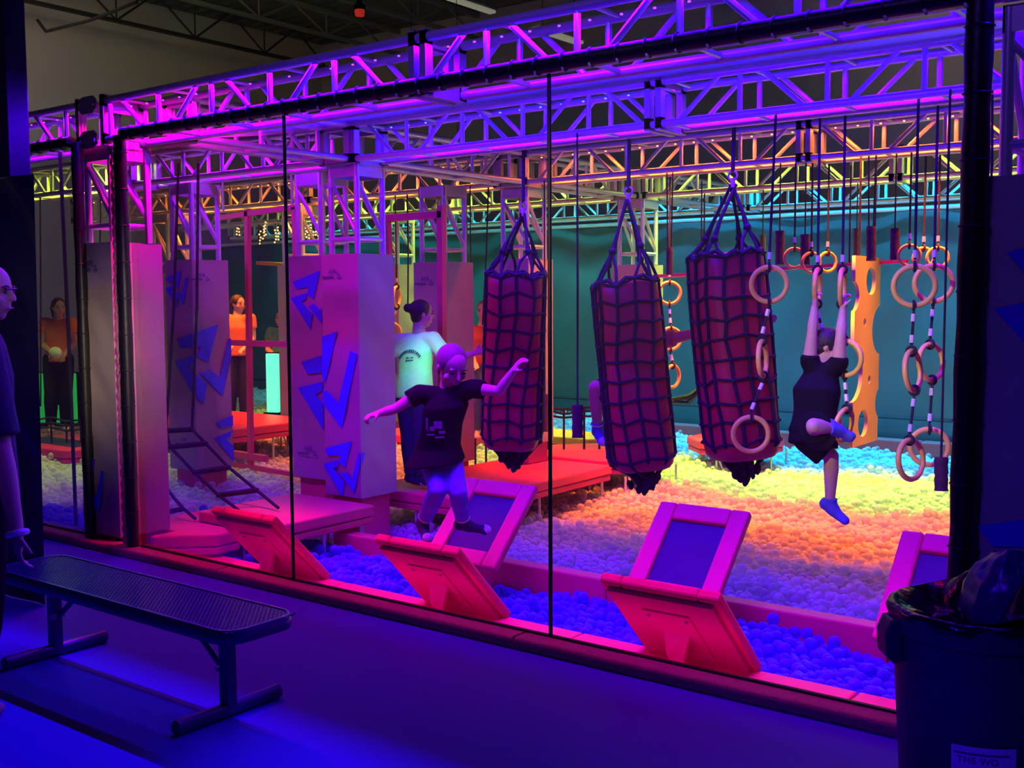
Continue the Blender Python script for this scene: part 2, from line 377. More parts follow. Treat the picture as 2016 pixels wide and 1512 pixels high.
# red padded ledge inside the glass and the cross beam behind the tilted steps
lg = bpy.data.objects.new('trim_6', None); COL.objects.link(lg); lg['kind'] = 'structure'
for a, b in ((-6.55, -5.16), (-5.16, -3.3), (-3.3, -1.75), (-1.75, 1.6)):
    bx((a + .004, 4.44, -.45), (b - .004, 5.0, -.10)).obj('ledge_pad', red_v, lg, False, .012)
bm_ = bpy.data.objects.new('trim_7', None); COL.objects.link(bm_); bm_['kind'] = 'structure'
for a, b in ((-6.2, -3.7), (-3.7, -1.9), (-1.9, 1.6)):
    bx((a + .004, 5.86, -.6), (b - .004, 5.99, -.045)).obj('beam_pad', red_v, bm_, False, .012)

# back tarp: sheets hung from the last truss, with folds and a hem; padded red band along its foot
tr_ = bpy.data.objects.new('wall_tarp', None); COL.objects.link(tr_); tr_['kind'] = 'structure'
def tarp_pt(x, z):
    return V((x, 13.3 + .05 * math.sin(2.3 * x + .6 * z) + .035 * math.sin(6.1 * x + 2 * math.sin(z * 1.7)) * sstep(-.3, 2.8, z) + .02 * math.sin(9 * z + 2 * x) * sstep(1.4, 2.8, z), z))
xs = [-18.6, -16.2, -13.6, -11.0, -8.6, -6.2, -3.9, -1.9, 0.2, 3]
for a, b in zip(xs, xs[1:]):
    MB().grid(lambda u, v: tarp_pt(a + (b - a + .05) * u, -.1 + 2.86 * v) + V((0, .006 * (u > .5), 0)), 30, 30).obj('tarp_sheet', tarp_m, tr_)
for a, b in zip(xs, xs[1:]):
    bx((a, 13.05, -.4), (b - .01, 13.22, .06)).obj('foot_pad', band_m, tr_, False, .02)
MB().tube([(-18.6, 13.22, .30), (3, 13.22, .30)], .012, 6).obj('tarp_cord', rope_k, tr_)
MB().tube([(-18.6, 13.25, 2.79), (3, 13.25, 2.79)], .028, 8).obj('tarp_rail', silver, tr_)

# ---------------------------------------------------------------- balls
def in_view(p, mx=40):
    q = p - EYE; cxp = V((sum(AX[i] * 0 for i in range(3)), 0, 0))
    c = AX * q.x + AY * q.y + AZ * q.z
    if c.z < .3: return None
    px, py = CX + F_PX * c.x / c.z, CY + F_PX * c.y / c.z
    return (px, py, c.z) if -mx < px < 2016 + mx and -mx < py < 1512 + mx else None
BR = .036
obst = [(-6.62, -5.9, 6.2, 6.6), (-7.35, -6.95, 6.5, 6.9), (-8.85, -8.45, 6.3, 6.7)]
pts_w, pts_b = [], []
sp = .068
for j in range(int(8.3 / (sp * .87))):
    yy = 5.03 + j * sp * .87
    for i in range(int(20 / sp)):
        xx = -18.0 + (i + .5 * (j % 2)) * sp
        p = V((xx + rnd.uniform(-.014, .014), yy + rnd.uniform(-.014, .014), 0))
        if 5.83 < p.y < 6.03 and p.x > -6.25: continue
        if any(a < p.x < b and c < p.y < d for a, b, c, d in obst): continue
        p.z = bed_z(p.x, p.y) + rnd.uniform(-.022, .022) + (.045 if rnd.random() < .10 else 0)
        v = in_view(p)
        if v is None or p.x > 1.2: continue
        front = p.y < 5.84
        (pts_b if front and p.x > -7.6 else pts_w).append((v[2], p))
# left of the steps the pit reaches to the curb
for j in range(9):
    for i in range(int(6 / sp)):
        p = V((-13 + i * sp + rnd.uniform(-.014, .014), 4.5 + j * sp * .87 + rnd.uniform(-.014, .014), 0))
        if p.x > -7.25: continue
        p.z = bed_z(p.x, p.y) + rnd.uniform(-.02, .02)
        v = in_view(p)
        if v: pts_b.append((v[2], p))
def hidden_ball(p):                                      # under a ledge, a tilted step, a bin ...
    return p.x > -1.35 and p.y < 5.6
pts_b.sort(key=lambda t: t[0]); pts_w.sort(key=lambda t: t[0])
near = [t for t in pts_b if not hidden_ball(t[1]) and t[1].x > -6][:300]
nearset = set(id(t) for t in near)
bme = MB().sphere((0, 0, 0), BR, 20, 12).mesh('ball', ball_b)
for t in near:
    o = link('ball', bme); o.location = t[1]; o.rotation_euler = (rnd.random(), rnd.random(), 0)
    tag(o, 'clear plastic ball tinted for violet light in the front trough between red ledge and cross beam', 'ball', 'light-tinted balls in the front trough')
def ball_field(name, pts, m_, label, sub):
    me = bpy.data.meshes.new(name); me.from_pydata([tuple(t[1]) for t in pts], [], [])
    o = bpy.data.objects.new(name, me); COL.objects.link(o); me.materials.append(m_)
    tag(o, label, 'balls'); o['kind'] = 'stuff'
    ng = bpy.data.node_groups.new(name, 'GeometryNodeTree')
    ng.interface.new_socket('Geometry', in_out='INPUT', socket_type='NodeSocketGeometry')
    ng.interface.new_socket('Geometry', in_out='OUTPUT', socket_type='NodeSocketGeometry')
    gi = ng.nodes.new('NodeGroupInput'); go = ng.nodes.new('NodeGroupOutput')
    ic = ng.nodes.new('GeometryNodeMeshIcoSphere'); ic.inputs['Radius'].default_value = BR; ic.inputs['Subdivisions'].default_value = sub
    sm = ng.nodes.new('GeometryNodeSetShadeSmooth'); st = ng.nodes.new('GeometryNodeSetMaterial'); st.inputs['Material'].default_value = m_
    ip = ng.nodes.new('GeometryNodeInstanceOnPoints')
    ng.links.new(ic.outputs['Mesh'], sm.inputs[0]); ng.links.new(sm.outputs[0], st.inputs['Geometry'])
    ng.links.new(gi.outputs[0], ip.inputs['Points']); ng.links.new(st.outputs[0], ip.inputs['Instance']); ng.links.new(ip.outputs[0], go.inputs[0])
    md = o.modifiers.new('balls', 'NODES'); md.node_group = ng
    return o
ball_field('front_balls', [t for t in pts_b if id(t) not in nearset], ball_b, 'clear pit balls tinted for violet light, filling the rest of the front trough', 3)
ball_field('pit_balls', pts_w, ball_w, 'clear pit balls covering the big pit in bands of coloured light', 3)

# ================================================================ trusses
TB, TT = 2.862, 3.128
def diag_mesh(name, du, dv, dw, r, m_): return MB().tube([(0, 0, 0), (du, dv, dw)], r, 7).mesh(name, m_)
def truss(label, axis, u0, u1, v0, anchor, joints=(), group=None, ledm=None, ledx=None, plates=True, step=.5485, name='roof_truss'):
    """square lattice girder: four chords, uprights and slanting bars in both side faces, ladder rungs above and below"""
    P = (lambda u, v, z: V((u, v0 + v, z))) if axis == 'x' else (lambda u, v, z: V((v0 - v, u, z)))
    d = P(1, 0, 0) - P(0, 0, 0); a = P(0, 1, 0) - P(0, 0, 0)
    W = .28
    r = thing(name, label, 'truss', P((u0 + u1) / 2, W / 2, TB), group)
    for v in (0, W):
        for z in (TB, TT):
            MB().tube([P(u0, v, z), P(u1, v, z)], .026, 10).obj('chord', silver, r)
    h = TT - TB
    up = MB().tube([(0, 0, .02), (0, 0, h - .02)], .017, 8).mesh('upright', silver)
    dn = MB().tube([V((0, 0, h - .015)), d * .26 + V((0, 0, .015))], .0165, 8).mesh('slant_bar', silver)
    dp = MB().tube([V((0, 0, .015)), d * .26 + V((0, 0, h - .015))], .0165, 8).mesh('slant_bar', silver)
    rg = MB().tube([V((0, 0, 0)), a * W], .014, 8).mesh('rung', silver)
    pl = None
    k0 = math.ceil((u0 - anchor) / step - 1e-6)
    k = k0
    while anchor + k * step <= u1 + 1e-6:
        u = anchor + k * step
        jt = any(abs(u - j) < .22 for j in joints)
        for v in (0, W):
            if not jt:
                o = link('upright', up, r); o.location = P(u, v, TB)
            if u + .5 < u1 and not any(u - .05 < j < u + .3 for j in ()):
                o = link('slant_bar', dn if k % 2 else dp, r); o.location = P(u + .145, v, TB)
        for z in (TB, TT):
            o = link('rung', rg, r); o.location = P(u + .07, 0, z)
        k += 1
    for j in list(joints) + ([u0, u1] if plates else []):
        for s in ((-.04, .04) if j in joints else (0,)):
            mb = MB()
            for v in (0, W):
                q0, q1 = P(j + s - .02, v - .03, TB - .03), P(j + s + .02, v + .03, TT + .03)
                mb.box((min(q0.x, q1.x), min(q0.y, q1.y), q0.z), (max(q0.x, q1.x), max(q0.y, q1.y), q1.z))
            for z in (TB, TT):
                q0, q1 = P(j + s - .02, -.03, z - .04), P(j + s + .02, W + .03, z + .04)
                mb.box((min(q0.x, q1.x), min(q0.y, q1.y), q0.z), (max(q0.x, q1.x), max(q0.y, q1.y), q1.z))
            mb.obj('end_plate', steel, r, False)
    if ledm:
        for (a0, a1) in ledx or ((u0 + .1, u1 - .1),):
            q = MB()
            u = a0
            while u < a1:
                c = P(u, W / 2, TT - .030); q.box(c - V((.006, .005, .004)), c + V((.006, .005, .004))); u += .18
            q.obj('led_strip', ledm, r, False)
    return r
GX = 'crosswise roof trusses'
X0 = -6.25
t1 = truss('nearest roof truss above the black padded rail, lit violet', 'x', -6.86, -.55, 4.43, X0, (-3.955,), None, led_v)
truss('violet-lit truss piece left of the grey padded column, above the gap', 'x', -9.6, -7.16, 4.43, X0, (), None, led_v)
truss('blue-lit second roof truss that holds the bags and rings', 'x', -6.28, .3, 6.25, -6.28 + .55, (-3.58,), None, led_b, ((-6.2, -3.6),))
truss('violet truss left of the blue corner, above the logo columns', 'x', -12.5, -6.62, 6.25, -6.28, (-9.3,), None, None)
truss('orange-lit third roof truss behind the bags', 'x', -6.28, 1.0, 8.5, -6.25, (-3.5, -.8), None, led_o)
truss('orange-lit truss left of the third corner, behind the pink pipe frame', 'x', -14.0, -6.62, 8.5, -6.25, (-9.3,), None, led_o)
truss('yellow-lit fourth roof truss further back', 'x', -6.1, 1.6, 10.45, -6.02, (-3.4,), None, led_y)
truss('green and yellow lit truss left of the fourth corner', 'x', -14.5, -6.4, 10.45, -6.02, (-9.0,), None, led_y)
truss('cyan-lit farthest truss above the dark teal tarp', 'x', -16.0, 2.2, 12.75, -6.0, (-11.0, -6.0, -1.0), None, led_c)
truss('lengthwise truss from the grey column back to the blue corner', 'y', 4.75, 6.22, -6.33, 4.8, (), None, None)
truss('lengthwise truss from the blue corner back to the orange corner', 'y', 6.56, 8.46, -6.27, 6.6, (), None, None)
truss('lengthwise truss from the orange corner back to the yellow corner', 'y', 8.8, 10.42, -6.2, 8.9, (), None, None)
truss('lengthwise truss from the yellow corner back to the cyan truss', 'y', 10.75, 12.72, -6.1, 10.8, (), None, None)
truss('lengthwise truss overhead at the right, beside the tall black post', 'y', 4.75, 6.2, -.72, 4.8, (), None, None)
# corner block with bolted plates over the grey column
cb = thing('truss_corner', 'bolted aluminium corner block above the grey padded column', 'truss joint', (-7.0, 4.57, TB))
for x in (-7.16, -6.87):
    for y in (4.43, 4.71): MB().tube([(x, y, TB - .03), (x, y, TT + .03)], .026, 10).obj('post', silver, cb)
for z0, z1 in ((TB - .05, TB + .07), (TT - .08, TT + .04)):
    MB().prism([(-7.12, 4.40, z0 + .03), (-7.08, 4.40, z0), (-6.95, 4.40, z0), (-6.91, 4.40, z0 + .03), (-6.91, 4.40, z1 - .03), (-6.95, 4.40, z1), (-7.08, 4.40, z1), (-7.12, 4.40, z1 - .03)], (0, -.01, 0)).obj('gusset_plate', steel, cb, False)
    MB().prism([(-6.84, 4.47, z0), (-6.84, 4.67, z0), (-6.84, 4.67, z1), (-6.84, 4.47, z1)], (.01, 0, 0)).obj('gusset_plate', steel, cb, False)
for x, z in ((-7.10, TB - .0), (-6.93, TB), (-7.10, TT - .02), (-6.93, TT - .02)):
    MB().tube([(x, 4.386, z), (x, 4.375, z)], .012, 6).obj('bolt', silver, cb)

# ================================================================ padded columns
LOGO = [[(.055, .18), (.74, 0), (.57, .48), (.42, .40), (.46, .27), (.15, .30)],
        [(0, .46), (.41, .37), (.37, .48), (.27, .52), (.54, .74), (.48, 1.0)],
        [(.44, .60), (.59, .565), (.74, .675), (.91, .18), (1, .205), (.78, .915)]]
def clip(poly, s, keep_left):
    out = []
    for i, p in enumerate(poly):
        q = poly[(i + 1) % len(poly)]
        pi, qi = (p[0] <= s) == keep_left, (q[0] <= s) == keep_left
        if pi: out.append(p)
        if pi != qi:
            t = (s - p[0]) / (q[0] - p[0]); out.append((s, p[1] + t * (q[1] - p[1])))
    return out
def column(label, frx, fry, pz0, pz1, base0=-.45, logos=(), words=(), padm=pad_v, top=TB - .03, basem=red_v, name='padded_column', leg=.29, pz0b=None, rungs=(.12,), cap=True):
    """four-tube truss leg, rungs and slanting bars, cream pad around it; front-right tube stands at frx, fry"""
    r = thing(name, label, 'column', (frx - leg / 2, fry + leg / 2, base0))
    for x in (frx - leg, frx):
        for y in (fry, fry + leg):
            MB().tube([(x, y, pz1 - .3), (x, y, top)], .024, 10).obj('leg_tube', silver, r)
    for z in rungs:
        for y in (fry, fry + leg):
            MB().tube([(frx - leg, y, pz1 + z), (frx, y, pz1 + z)], .018, 8).obj('rung', silver, r)
        for x in (frx - leg, frx):
            MB().tube([(x, fry, pz1 + z), (x, fry + leg, pz1 + z)], .018, 8).obj('rung', silver, r)
    for y in (fry, fry + leg):
        MB().tube([(frx - leg, y, top - .12), (frx, y, pz1 + .16)], .016, 8).obj('slant_bar', silver, r)
    for x in (frx - leg, frx):
        MB().tube([(x, fry, top - .12), (x, fry + leg, pz1 + .16)], .016, 8).obj('slant_bar', silver, r)
    if cap:
        for y in (fry - .02, fry + leg + .01): bx((frx - leg - .02, y, top - .1), (frx + .02, y + .012, top)).obj('cap_plate', steel, r, False)
        for x in (frx - leg - .02, frx + .01): bx((x, fry - .02, top - .1), (x + .012, fry + leg + .02, top)).obj('cap_plate', steel, r, False)
    e = .06
    x0, x1, y0, y1 = frx - leg - e, frx + e, fry - e, fry + leg + e
    Wd = x1 - x0
    def side(u, v):
        z = pz0 + (pz1 - pz0) * v; s = (u * 4) % 4
        k = int(s); t = s - k
        c = [(x0, y0), (x1, y0), (x1, y1), (x0, y1)]
        p, q = c[k], c[(k + 1) % 4]
        x, y = p[0] + (q[0] - p[0]) * t, p[1] + (q[1] - p[1]) * t
        nx, ny = [(0, -1), (1, 0), (0, 1), (-1, 0)][k]
        b = math.sin(PI * t) * (.006 * math.sin(9 * z + 3 * frx + 5 * t + k * 2) + .005 * math.sin(23 * z + 7 * t + frx))
        return V((x + nx * b, y + ny * b, z))
    nu, nv = 32, 36
    mb = MB(); vs = [side(i / nu, j / nv) for j in range(nv + 1) for i in range(nu)]
    mb.add(vs, [(j * nu + i, j * nu + (i + 1) % nu, (j + 1) * nu + (i + 1) % nu, (j + 1) * nu + i) for j in range(nv) for i in range(nu)])
    mb.add([(x0, y0, pz1), (x1, y0, pz1), (x1, y1, pz1), (x0, y1, pz1)], [(0, 1, 2, 3)])
    mb.add([(x0, y0, pz0), (x1, y0, pz0), (x1, y1, pz0), (x0, y1, pz0)], [(3, 2, 1, 0)])
    pad = mb.obj('pad', padm, r)
    if pz0 - base0 > .05:
        bx((x0 + .04, y0 + .04, base0), (x1 - .04, y1 - .04, pz0 - .002)).obj('red_base', basem, r, False, .01)
    # blue printed emblems: s runs along the front face then round the right-hand edge
    for s0, zt, sz in logos:
        mb = MB()
        for poly in LOGO:
            pp = [(s0 + a * sz, zt - b * sz) for a, b in poly]
            f = [q for q in clip(pp, Wd, True)]; f = clip(f, 0, False) if f else f
            g = clip(pp, Wd, False); g = clip(g, 2 * Wd, True) if g else g
            if len(f) > 2: mb.prism([(x0 + s, y0 - .016, z) for s, z in f], (0, .004, 0))
            if len(g) > 2: mb.prism([(x1 + .016, y0 + s - Wd, z) for s, z in g], (-.004, 0, 0))
        if mb.v: mb.obj('emblem', logo_b, pad, False)
    for s0, zt, sz in words:
        me = text_mesh('AFR', sz * .34, print_d)
        o = link('small_print', me, pad)
        face = s0 < Wd
        loc = V((x0 + s0, y0 - .018, zt)) if face else V((x1 + .018, y0 + s0 - Wd, zt))
        o.matrix_world = Matrix.Translation(loc) @ (Matrix.Rotation(R(90), 4, 'X') if face else Matrix.Rotation(R(90), 4, 'Z') @ Matrix.Rotation(R(90), 4, 'X'))
        mb = MB(); h = sz * .06
        xx = -sz * .75
        for wd in (.12, .20, .09, .16, .10):
            mb.box((xx, -sz * .20, -.0008), (xx + wd * sz, -sz * .20 + h * 1.6, .0008)); xx += wd * sz + .03 * sz
        mb.add([(sz * .30, -sz * .22, 0), (sz * .62, -sz * .22, 0), (sz * .42, sz * .06, 0), (sz * .36, -sz * .17, 0), (sz * .53, -sz * .17, 0), (sz * .42, -sz * .02, 0)],
               [(0, 1, 4, 3), (1, 2, 5, 4), (2, 0, 3, 5)])
        me2 = mb.mesh('small_print', print_d, False)
        o2 = link('small_print', me2, pad); o2.matrix_world = o.matrix_world.copy()
    return r
c1 = column('grey and magenta lit padded column at the left glass corner', -6.86, 4.46, .09, 2.16, -.4, ((-.42, 1.62, .5), (-.16, .63, .42)), ((.17, 2.0, .16),), padm=pad_v)
column('big purple padded column with lacing, right of the twin logo column', -6.29, 6.27, .16, 2.12, -.45, ((-.46, 1.5, .86), (-.02, .62, .46)), ((.14, 1.96, .16),))
column('padded column with two blue emblems, left twin of the purple column', -6.98, 6.53, .21, 2.13, -.45, ((.03, 2.0, .50), (.10, 1.36, .8)), ((.22, .45, .18),))
column('magenta padded column with a large blue emblem behind the rope ladder', -8.48, 6.33, .17, 2.13, -.45, ((.02, 2.03, .34), (.13, 1.53, .74), (.60, .70, .5)), ((.5, 1.97, .15), (.24, .44, .16)))
column('orange padded column directly behind the woman in the pale shirt', -6.86, 8.0, .17, 2.11, -.2, (), ((.16, 1.93, .18),))
column('orange padded column hidden behind the left net bag', -6.33, 8.6, .34, 2.14, .136, (), ())
column('short yellow padded column seen above the middle net bag', -6.13, 10.45, .2, 2.12, -.3, (), ())
column('green-lit padded column left of the woman with the bun', -9.62, 10.3, .2, 2.2, -.3, (), ())
column('yellow padded column with a faded blue emblem, behind the twin columns', -9.55, 8.62, .3, 2.15, -.2, ((.1, 1.6, .7),), ())
column('narrow orange padded column peeping out left of the magenta one', -11.75, 8.4, .5, 2.1, -.3, (), (), padm=pad_v)
column('yellow padded column at far right between black post and grey pad', -2.45, 10.6, .2, 2.17, -.3, (), ())
column('dark grey padded column with blue emblem at the right edge', -.755, 4.47, .05, 2.2, -.4, ((.05, 2.05, .75), (-.02, .98, .6)), (), padm=pad_grey)
# long slanted edge print on far posts
# ================================================================ padded rail and posts at the glass
def rail(label, x0, x1, z=2.868, y=4.362, r=.040, tails=True):
    t = thing('padded_rail', label, 'rail', ((x0 + x1) / 2, y, z))
    MB().tube([(x0, y, z), (x1, y, z)], r, 18).obj('foam_sleeve', foam_k, t)
    tm = MB().torus((0, 0, 0), (1, .05, 0), r + .003, .0045, 22, 6).mesh('zip_tie', tie_m)
    wm = MB().tube([(0, 0, 0), (.012, -.010, -.016)], .006, 6).mesh('tie_tail', white_m)
    x = x0 + .1
    while x < x1 - .03:
        o = link('zip_tie', tm, t); o.location = (x, y, z); o.rotation_euler = (0, rnd.uniform(-.12, .12), rnd.uniform(-.1, .1))
        if tails and rnd.random() < .85:
            q = link('tie_tail', wm, o); q.matrix_parent_inverse = Matrix.Identity(4); q.location = (.004, -.028, -r + .006)
        x += .151
    return t
rail('black padded rail with zip ties along the top of the glass front', -6.56, -1.10)
rail('short black padded rail with zip ties above the left gap', -9.2, -7.18, 2.868)
def post(label, x, z1, r, lean=0.0, ties=True, y=4.372):
    t = thing('padded_post', label, 'post', (x, y, .065))
    pts = [(x + lean * (1 - z / z1) , y, z) for z in [.066 + (z1 - .066) * i / 14 for i in range(15)]]
    MB().tube(pts, [r * (1 + .06 * math.sin(3.1 * i + x)) for i in range(15)], 16).obj('foam_sleeve', foam_k, t)
    if ties:
        z = .3
        while z < z1 - .05:
            xx = x + lean * (1 - z / z1)
            MB().torus((xx, y, z), (0, 0, 1), r + .002, .004, 20, 6).obj('zip_tie', tie_m, t); z += .245
    return t
post('black padded post at the left corner of the glass front', -6.615, 2.86, .044, .005)
post('thin black padded post left of the grey column', -7.13, 2.86, .040, .0)
post('tall glossy black padded post at the right end of the glass', -1.125, 2.86, .050, -.02)
ed = thing('rope_edge', 'braided brown rope edge running up beside the left black post', 'rope', (-6.70, 4.36, .07))
pts = [V((-6.70, 4.372, .07 + i * .03)) for i in range(92)]
for k in range(2):
    MB().tube([p + V((.012 * math.cos(i * 1.2 + PI * k), .012 * math.sin(i * 1.2 + PI * k), 0)) for i, p in enumerate(pts)], .011, 6).obj('strand', curb_m, ed)
def sheet(label, x0, x1, seam=True):
    t = thing('clear_sheet', label, 'clear panel', ((x0 + x1) / 2, 4.40, .065))
    mb = MB().grid(lambda u, v: V((x0 + (x1 - x0) * u, 4.402 + .004 * math.sin(6 * u) * math.sin(5 * v), .065 + 2.77 * v)), 8, 8)
    mb.obj('sheet', clear_m, t)
    if seam: MB().tube([(x1, 4.398, .065), (x1, 4.398, 1.4), (x1, 4.398, 2.83)], .0105, 8).obj('seam_cord', rubber_k, t)
    bx((x0, 4.392, .062), (x1, 4.412, .074)).obj('bottom_channel', rubber_k, t, False)
    return t
sheet('clear sheet of the glass front between left post and first seam', -6.56, -5.0)
sheet('clear sheet of the glass front between the two black seams', -5.0, -3.10)
sheet('clear sheet of the glass front from the second seam to the tall black post', -3.10, -1.18, False)
sheet('narrow clear sheet in the gap left of the grey column', -9.2, -7.18, False)

rn = thing('haze_sheet', 'added translucent sheet for the blue haze, rising from the nearest truss to the second one', 'net', (-3.4, 5.45, 2.84))
MB().grid(lambda u, v: V((-6.1 + 5.3 * u, 4.75 + 1.47 * v, 2.845 + .30 * v - .035 * math.sin(PI * v) * (1 + .3 * math.sin(9 * u)))), 40, 8).obj('haze_veil', haze_sheet_m, rn)  # added veil that imitates the blue haze between the two trusses

# ================================================================ tilted steps
def slab(mb, c, U, Wv, N, w, h, t):
    """box centred c, along unit vectors U (w), Wv (h), N (t)"""
    q = [c + U * (sx * w / 2) + Wv * (sy * h / 2) + N * (sz * t / 2) for sz in (-1, 1) for sx, sy in ((-1, -1), (1, -1), (1, 1), (-1, 1))]
    mb.add(q, [(0, 3, 2, 1), (4, 5, 6, 7), (0, 1, 5, 4), (1, 2, 6, 5), (2, 3, 7, 6), (3, 0, 4, 7)])
def step(label, x0, x1, yb, zb, yt, zt, post=True):
    """sloping frame from its bottom edge (yb, zb) up to its top edge (yt, zt); dark mesh on the side that faces the other row"""
    t = thing('tilted_step', label, 'step', ((x0 + x1) / 2, (yb + yt) / 2, zb), 'tilted steps in the front trough')
    U = V((1, 0, 0)); Wv = V((0, yt - yb, zt - zb)); h = Wv.length; Wv.normalize()
    N = U.cross(Wv)
    if N.z < 0: N = -N
    c = V(((x0 + x1) / 2, (yb + yt) / 2, (zb + zt) / 2)); w_ = x1 - x0; fr = .115; th = .055
    for s in (-1, 1):
        mb = MB(); slab(mb, c + U * s * (w_ - fr) / 2, U, Wv, N, fr, h, th); mb.obj('side_pad', red_v, t, False, .014)
    for s in (-1, 1):
        mb = MB(); slab(mb, c + Wv * s * (h - fr) / 2, U, Wv, N, w_ - 2 * fr - .002, fr, th); mb.obj('end_pad', red_v, t, False, .014)
    mb = MB(); slab(mb, c - N * .002, U, Wv, N, w_ - 2 * fr + .02, h - 2 * fr + .02, .006); mb.obj('bounce_mesh', mesh_k, t, False)
    if post:
        mb = MB(); slab(mb, c - N * .040, U, Wv, N, w_ - .07, h - .09, .022); mb.obj('back_board', red_w, t, False, .004)
        p = c - N * .055
        mb = MB(); slab(mb, p - Wv * .03, U, Wv, N, .26, h * .62, .012); mb.obj('mount_plate', red_w, t, False, .004)
        for sx in (-1, 1):
            for sy in (-1, 1):
                q = p + U * sx * .105 + Wv * (sy * h * .25 - .03)
                MB().tube([q, q - N * .014], .010, 6).obj('screw', steel, t)
        q = p - N * .012 - Wv * .02
        foot = V((q.x, 4.82 if yt < yb else q.y + .1, zb - (.0 if yt < yb else .3)))
        yy = 4.72
        MB().prism([(q.x - .05, yy, -.1), (q.x - .035, yy, -.06), (q.x - .05, q.y - .03, q.z - .09), (q.x - .075, q.y - .015, q.z + .03), (q.x + .075, q.y - .015, q.z + .03), (q.x + .05, q.y - .03, q.z - .09), (q.x + .035, yy, -.06), (q.x + .05, yy, -.1)], (0, .03, 0)).obj('stand', red_w, t, False, .004)
    return t
step('leftmost tilted step of the near row, its back and stand towards the glass', -5.94, -5.32, 5.0, -.1, 4.53, .38)
step('middle tilted step of the near row, below the jumping child, back towards the glass', -4.44, -3.81, 5.0, -.1, 4.53, .38)
step('right tilted step of the near row, pink back with screws towards the glass', -2.89, -2.24, 5.0, -.1, 4.53, .38)
step('left tilted step of the far row, dark mesh under the jumping child foot', -4.83, -4.23, 5.40, .03, 5.86, .50, False)
step('middle tilted step of the far row, dark mesh framed in magenta', -3.29, -2.70, 5.40, .03, 5.86, .50, False)
step('right tilted step of the far row, half hidden by the black post', -1.83, -1.20, 5.40, .03, 5.86, .50, False)
# struts that hold the far row
# ================================================================ platforms
def platform(label, x0, x1, y0, y1, z, mt=red_v, th=.09, legs=True, cut=0.0, top_m=None, name='padded_platform', poly=None):
    t = thing(name, label, 'platform', ((x0 + x1) / 2, (y0 + y1) / 2, z - .5))
    def ring(e, zz): 
        c = cut
        a, b, d, f = x0 - e, x1 + e, y0 - e, y1 + e
        if poly: return [V(p + (zz,)) for p in poly]
        if c: return [V(p + (zz,)) for p in ((a + c, d), (b - c, d), (b, d + c), (b, f - c), (b - c, f), (a + c, f), (a, f - c), (a, d + c))]
        return [V(p + (zz,)) for p in ((a, d), (b, d), (b, f), (a, f))]
    MB().prism(ring(0, z - th), (0, 0, th)).obj('top_pad', mt, t, False, .015)
    MB().prism(ring(-.01, z - th - .06), (0, 0, .055)).obj('lower_pad', mt, t, False, .012)
    if top_m:
        MB().prism([V(p + (z + .001,)) for p in ((x0 + .22, y0 + .22), (x1 - .22, y0 + .22), (x1 - .22, y1 - .22), (x0 + .22, y1 - .22))], (0, 0, .004)).obj('bounce_mesh', top_m, t, False)
    if legs:
        lm = MB().tube([(0, 0, 0), (0, 0, -.45)], .012, 6).mesh('leg', silver)
        sm = MB().tube([(0, 0, 0), (.16, 0, -.32)], .009, 6).mesh('strut', silver)
        n = max(2, int((x1 - x0) / .45))
        for i in range(n + 1):
            for yy in (y0 + .06, y1 - .06):
                xx = x0 + .08 + (x1 - x0 - .16) * i / n
                o = link('leg', lm, t); o.location = (xx, yy, z - th - .055)
                if i < n: o = link('strut', sm, t); o.location = (xx, yy, z - th - .055)
        for i in range(3):
            o = link('leg', lm, t); o.location = (x1 - .06, y0 + .1 + (y1 - y0 - .2) * i / 2, z - th - .055)
    return t
platform('pink octagonal landing platform at the left, behind the first tilted step', -7.28, -6.42, 4.62, 5.5, .07, legs=False, poly=[(-6.78, 4.62), (-6.74, 4.62), (-6.42, 4.94), (-6.42, 5.14), (-6.97, 5.14), (-6.97, 5.5), (-7.28, 5.5), (-7.28, 4.84), (-6.78, 4.84)])
bx((-6.76, 4.72, -.45), (-6.5, 5.05, -.085)).obj('landing_plinth', red_v, bpy.data.objects['padded_platform'], False, .02)
platform('purple-lit padded platform in front of the big purple column', -6.95, -6.02, 5.17, 6.14, .145, legs=True)
platform('large red padded platform under the woman and around the orange columns', -6.76, -5.62, 6.75, 9.02, .135, legs=True)
platform('red octagonal trampoline pad between the left and middle net bags', -6.85, -5.45, 9.06, 10.2, .16, cut=.36)
platform('red trampoline pad further back between the middle and right net bags', -6.0, -5.0, 10.95, 12.0, .16, cut=.3)
platform('brown padded ramp in front of the far cyan balls', -7.8, -6.7, 10.4, 11.0, .16, mt=mat('tan_pad', (.55, .25, .10), .55), cut=.1)
platform('red trampoline far left behind the left gap, under the person in orange', -12.6, -11.0, 6.5, 7.3, .13, cut=.1, top_m=mesh_k)
platform('orange-red platform carrying the green lit panel, behind the pink pipe frame', -10.9, -9.15, 7.2, 8.5, .42)
platform('red pad far behind between the purple column and the woman', -9.3, -7.9, 9.35, 10.2, .17)

